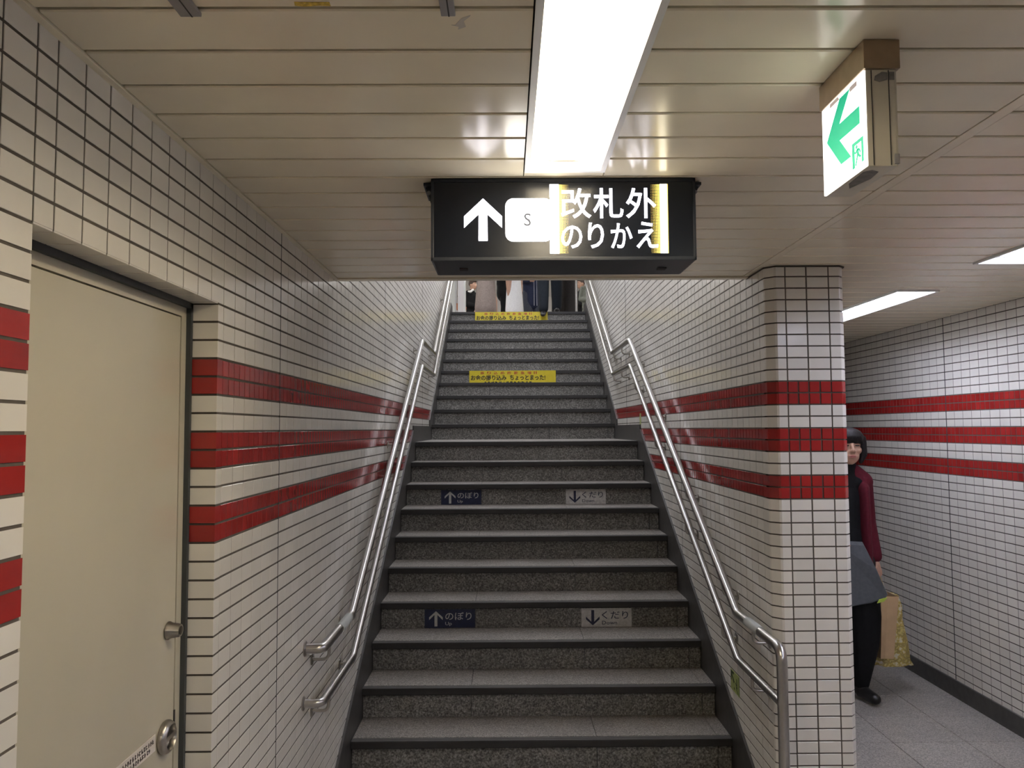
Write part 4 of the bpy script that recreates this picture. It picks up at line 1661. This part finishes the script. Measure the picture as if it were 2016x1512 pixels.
stand = dict(el=(.21, .05, 1.10), wl=(.12, -.17, 1.06), er=(-.21, .05, 1.10), wr=(-.12, -.17, 1.06))
stride = dict(stand, kl=(.09, -.10, .50), al=(.09, -.12, .085), tl=(.10, -.27, .03), kr=(-.09, .06, .49), ar=(-.09, .24, .11), tr=(-.09, .11, .03))
p = figure('person in black jacket with white shoulder patch and maroon trousers', (-.74, 17.0, z), 55, 1.62, stand,
           [('jacket', BLK, jacket(.80)), ('trousers', MAR, trousers()), ('shoes', SHOE, shoes),
            ('shoulder_patch', WHT, lambda J: [ell((-.150, -.01, 1.385), (.062, .072, .030)), cap((-.09, -.01, 1.405), .028, (-.03, -.03, 1.45), .03)])], V_, HAIRB, True, group=GP)
figure('person in long dusty pink coat crossing behind the yellow notice', (-.33, 13.0, z), 70, 1.70, stride,
       [('coat', BEIGE, long_coat(.26, .15, .23)), ('shoes', SHOE, shoes)], V_, HAIR, group=GP)
figure('person in black coat and narrow black trousers beside the white dress', (-.02, 13.7, z), 80, 1.72, stand,
       [('coat', BLK, long_coat(.62, .15, .17)), ('trousers', BLK, trousers(.09, .066, .05)), ('shoes', SHOE, shoes)], V_, HAIR, group=GP)
figure('person in a flared white dress', (.135, 12.7, z), 30, 1.60, stand,
       [('dress', WHT, lambda J: jacket(.85, .125)(J) + [cap((0, .02, .95), .125, (0, .02, .30), .165, (1.0, .8))]), ('shoes', SHOE, shoes)], V_, HAIR, group=GP)
pn_ = figure('person in striped navy jacket and slate trousers', (.485, 14.5, z), 20, 1.72, stand,
             [('jacket', NAV, long_coat(.60, .15, .17)), ('trousers', STRP, trousers(.10, .078, .066)), ('shoes', SHOE, shoes)], V_, HAIR, group=GP)
for k in range(7):
    a = -1.9 + k * .30 + .32
    st = MB()
    x_, y_ = .186 * math.cos(a - .1), .147 * math.sin(a - .1) + .018
    st.tube([(x_, y_, .62), (x_ * .96, y_ * .97, .85), (x_ * .94, y_ * .95, 1.15)], .006, 6)
    st_o = add('stripe', st.mesh('stripe', True), mat('pale_stripe', (.28, .29, .33), .8), pn_)
down = dict(stand, hl=(.085, 0, .88), kl=(.09, -.16, .52), al=(.09, -.24, .02), tl=(.095, -.37, -.075), kr=(-.09, -.05, .49), ar=(-.09, .08, .085), tr=(-.095, -.08, .03))
figure('person in black trousers stepping down onto the top stair', (.625, 11.13, z), -4, 1.72, dict(down, hl=(-.085, 0, .88), kl=(-.09, -.16, .52), al=(-.09, -.24, .02), tl=(-.095, -.37, -.075), hr=(.085, 0, .88), kr=(.09, -.05, .49), ar=(.09, .08, .085), tr=(.095, -.08, .03)),
       [('jacket', BLK, jacket(.78)), ('trousers', cloth('blue_black_cloth', (.016, .020, .026)), trousers(.105, .085, .07)), ('shoes', SHOE, shoes)], V_, HAIR, group=GP)
figure('person in olive jacket and wide charcoal trousers beside the steel pole', (.89, 12.0, z), 12, 1.70, stand,
       [('jacket', OLV, jacket(.78)), ('trousers', BRN, trousers(.115, .105, .10)), ('shoes', SHOE, shoes)], V_, HAIR, group=GP)
figure('person in black jacket facing left beyond the steel pole', (1.63, 17.0, z), -60, 1.64, stand,
       [('jacket', BLK, jacket(.74)), ('trousers', BLK, trousers()), ('shoes', SHOE, shoes)], V_, HAIRB, True, group=GP)
pg = figure('person in grey green jacket with yellow scarf behind the right handrail', (1.62, 15.2, z), 10, 1.35, stand,
            [('jacket', GRN, jacket(.55, .15)), ('trousers', BRN, trousers()), ('shoes', SHOE, shoes),
             ('scarf', mat('yellow_scarf', (.62, .55, .03), .7), lambda J: [cap((-.06, -.06, 1.40), .05, (.06, -.08, 1.30), .06)])], V_, HAIR, group=GP)
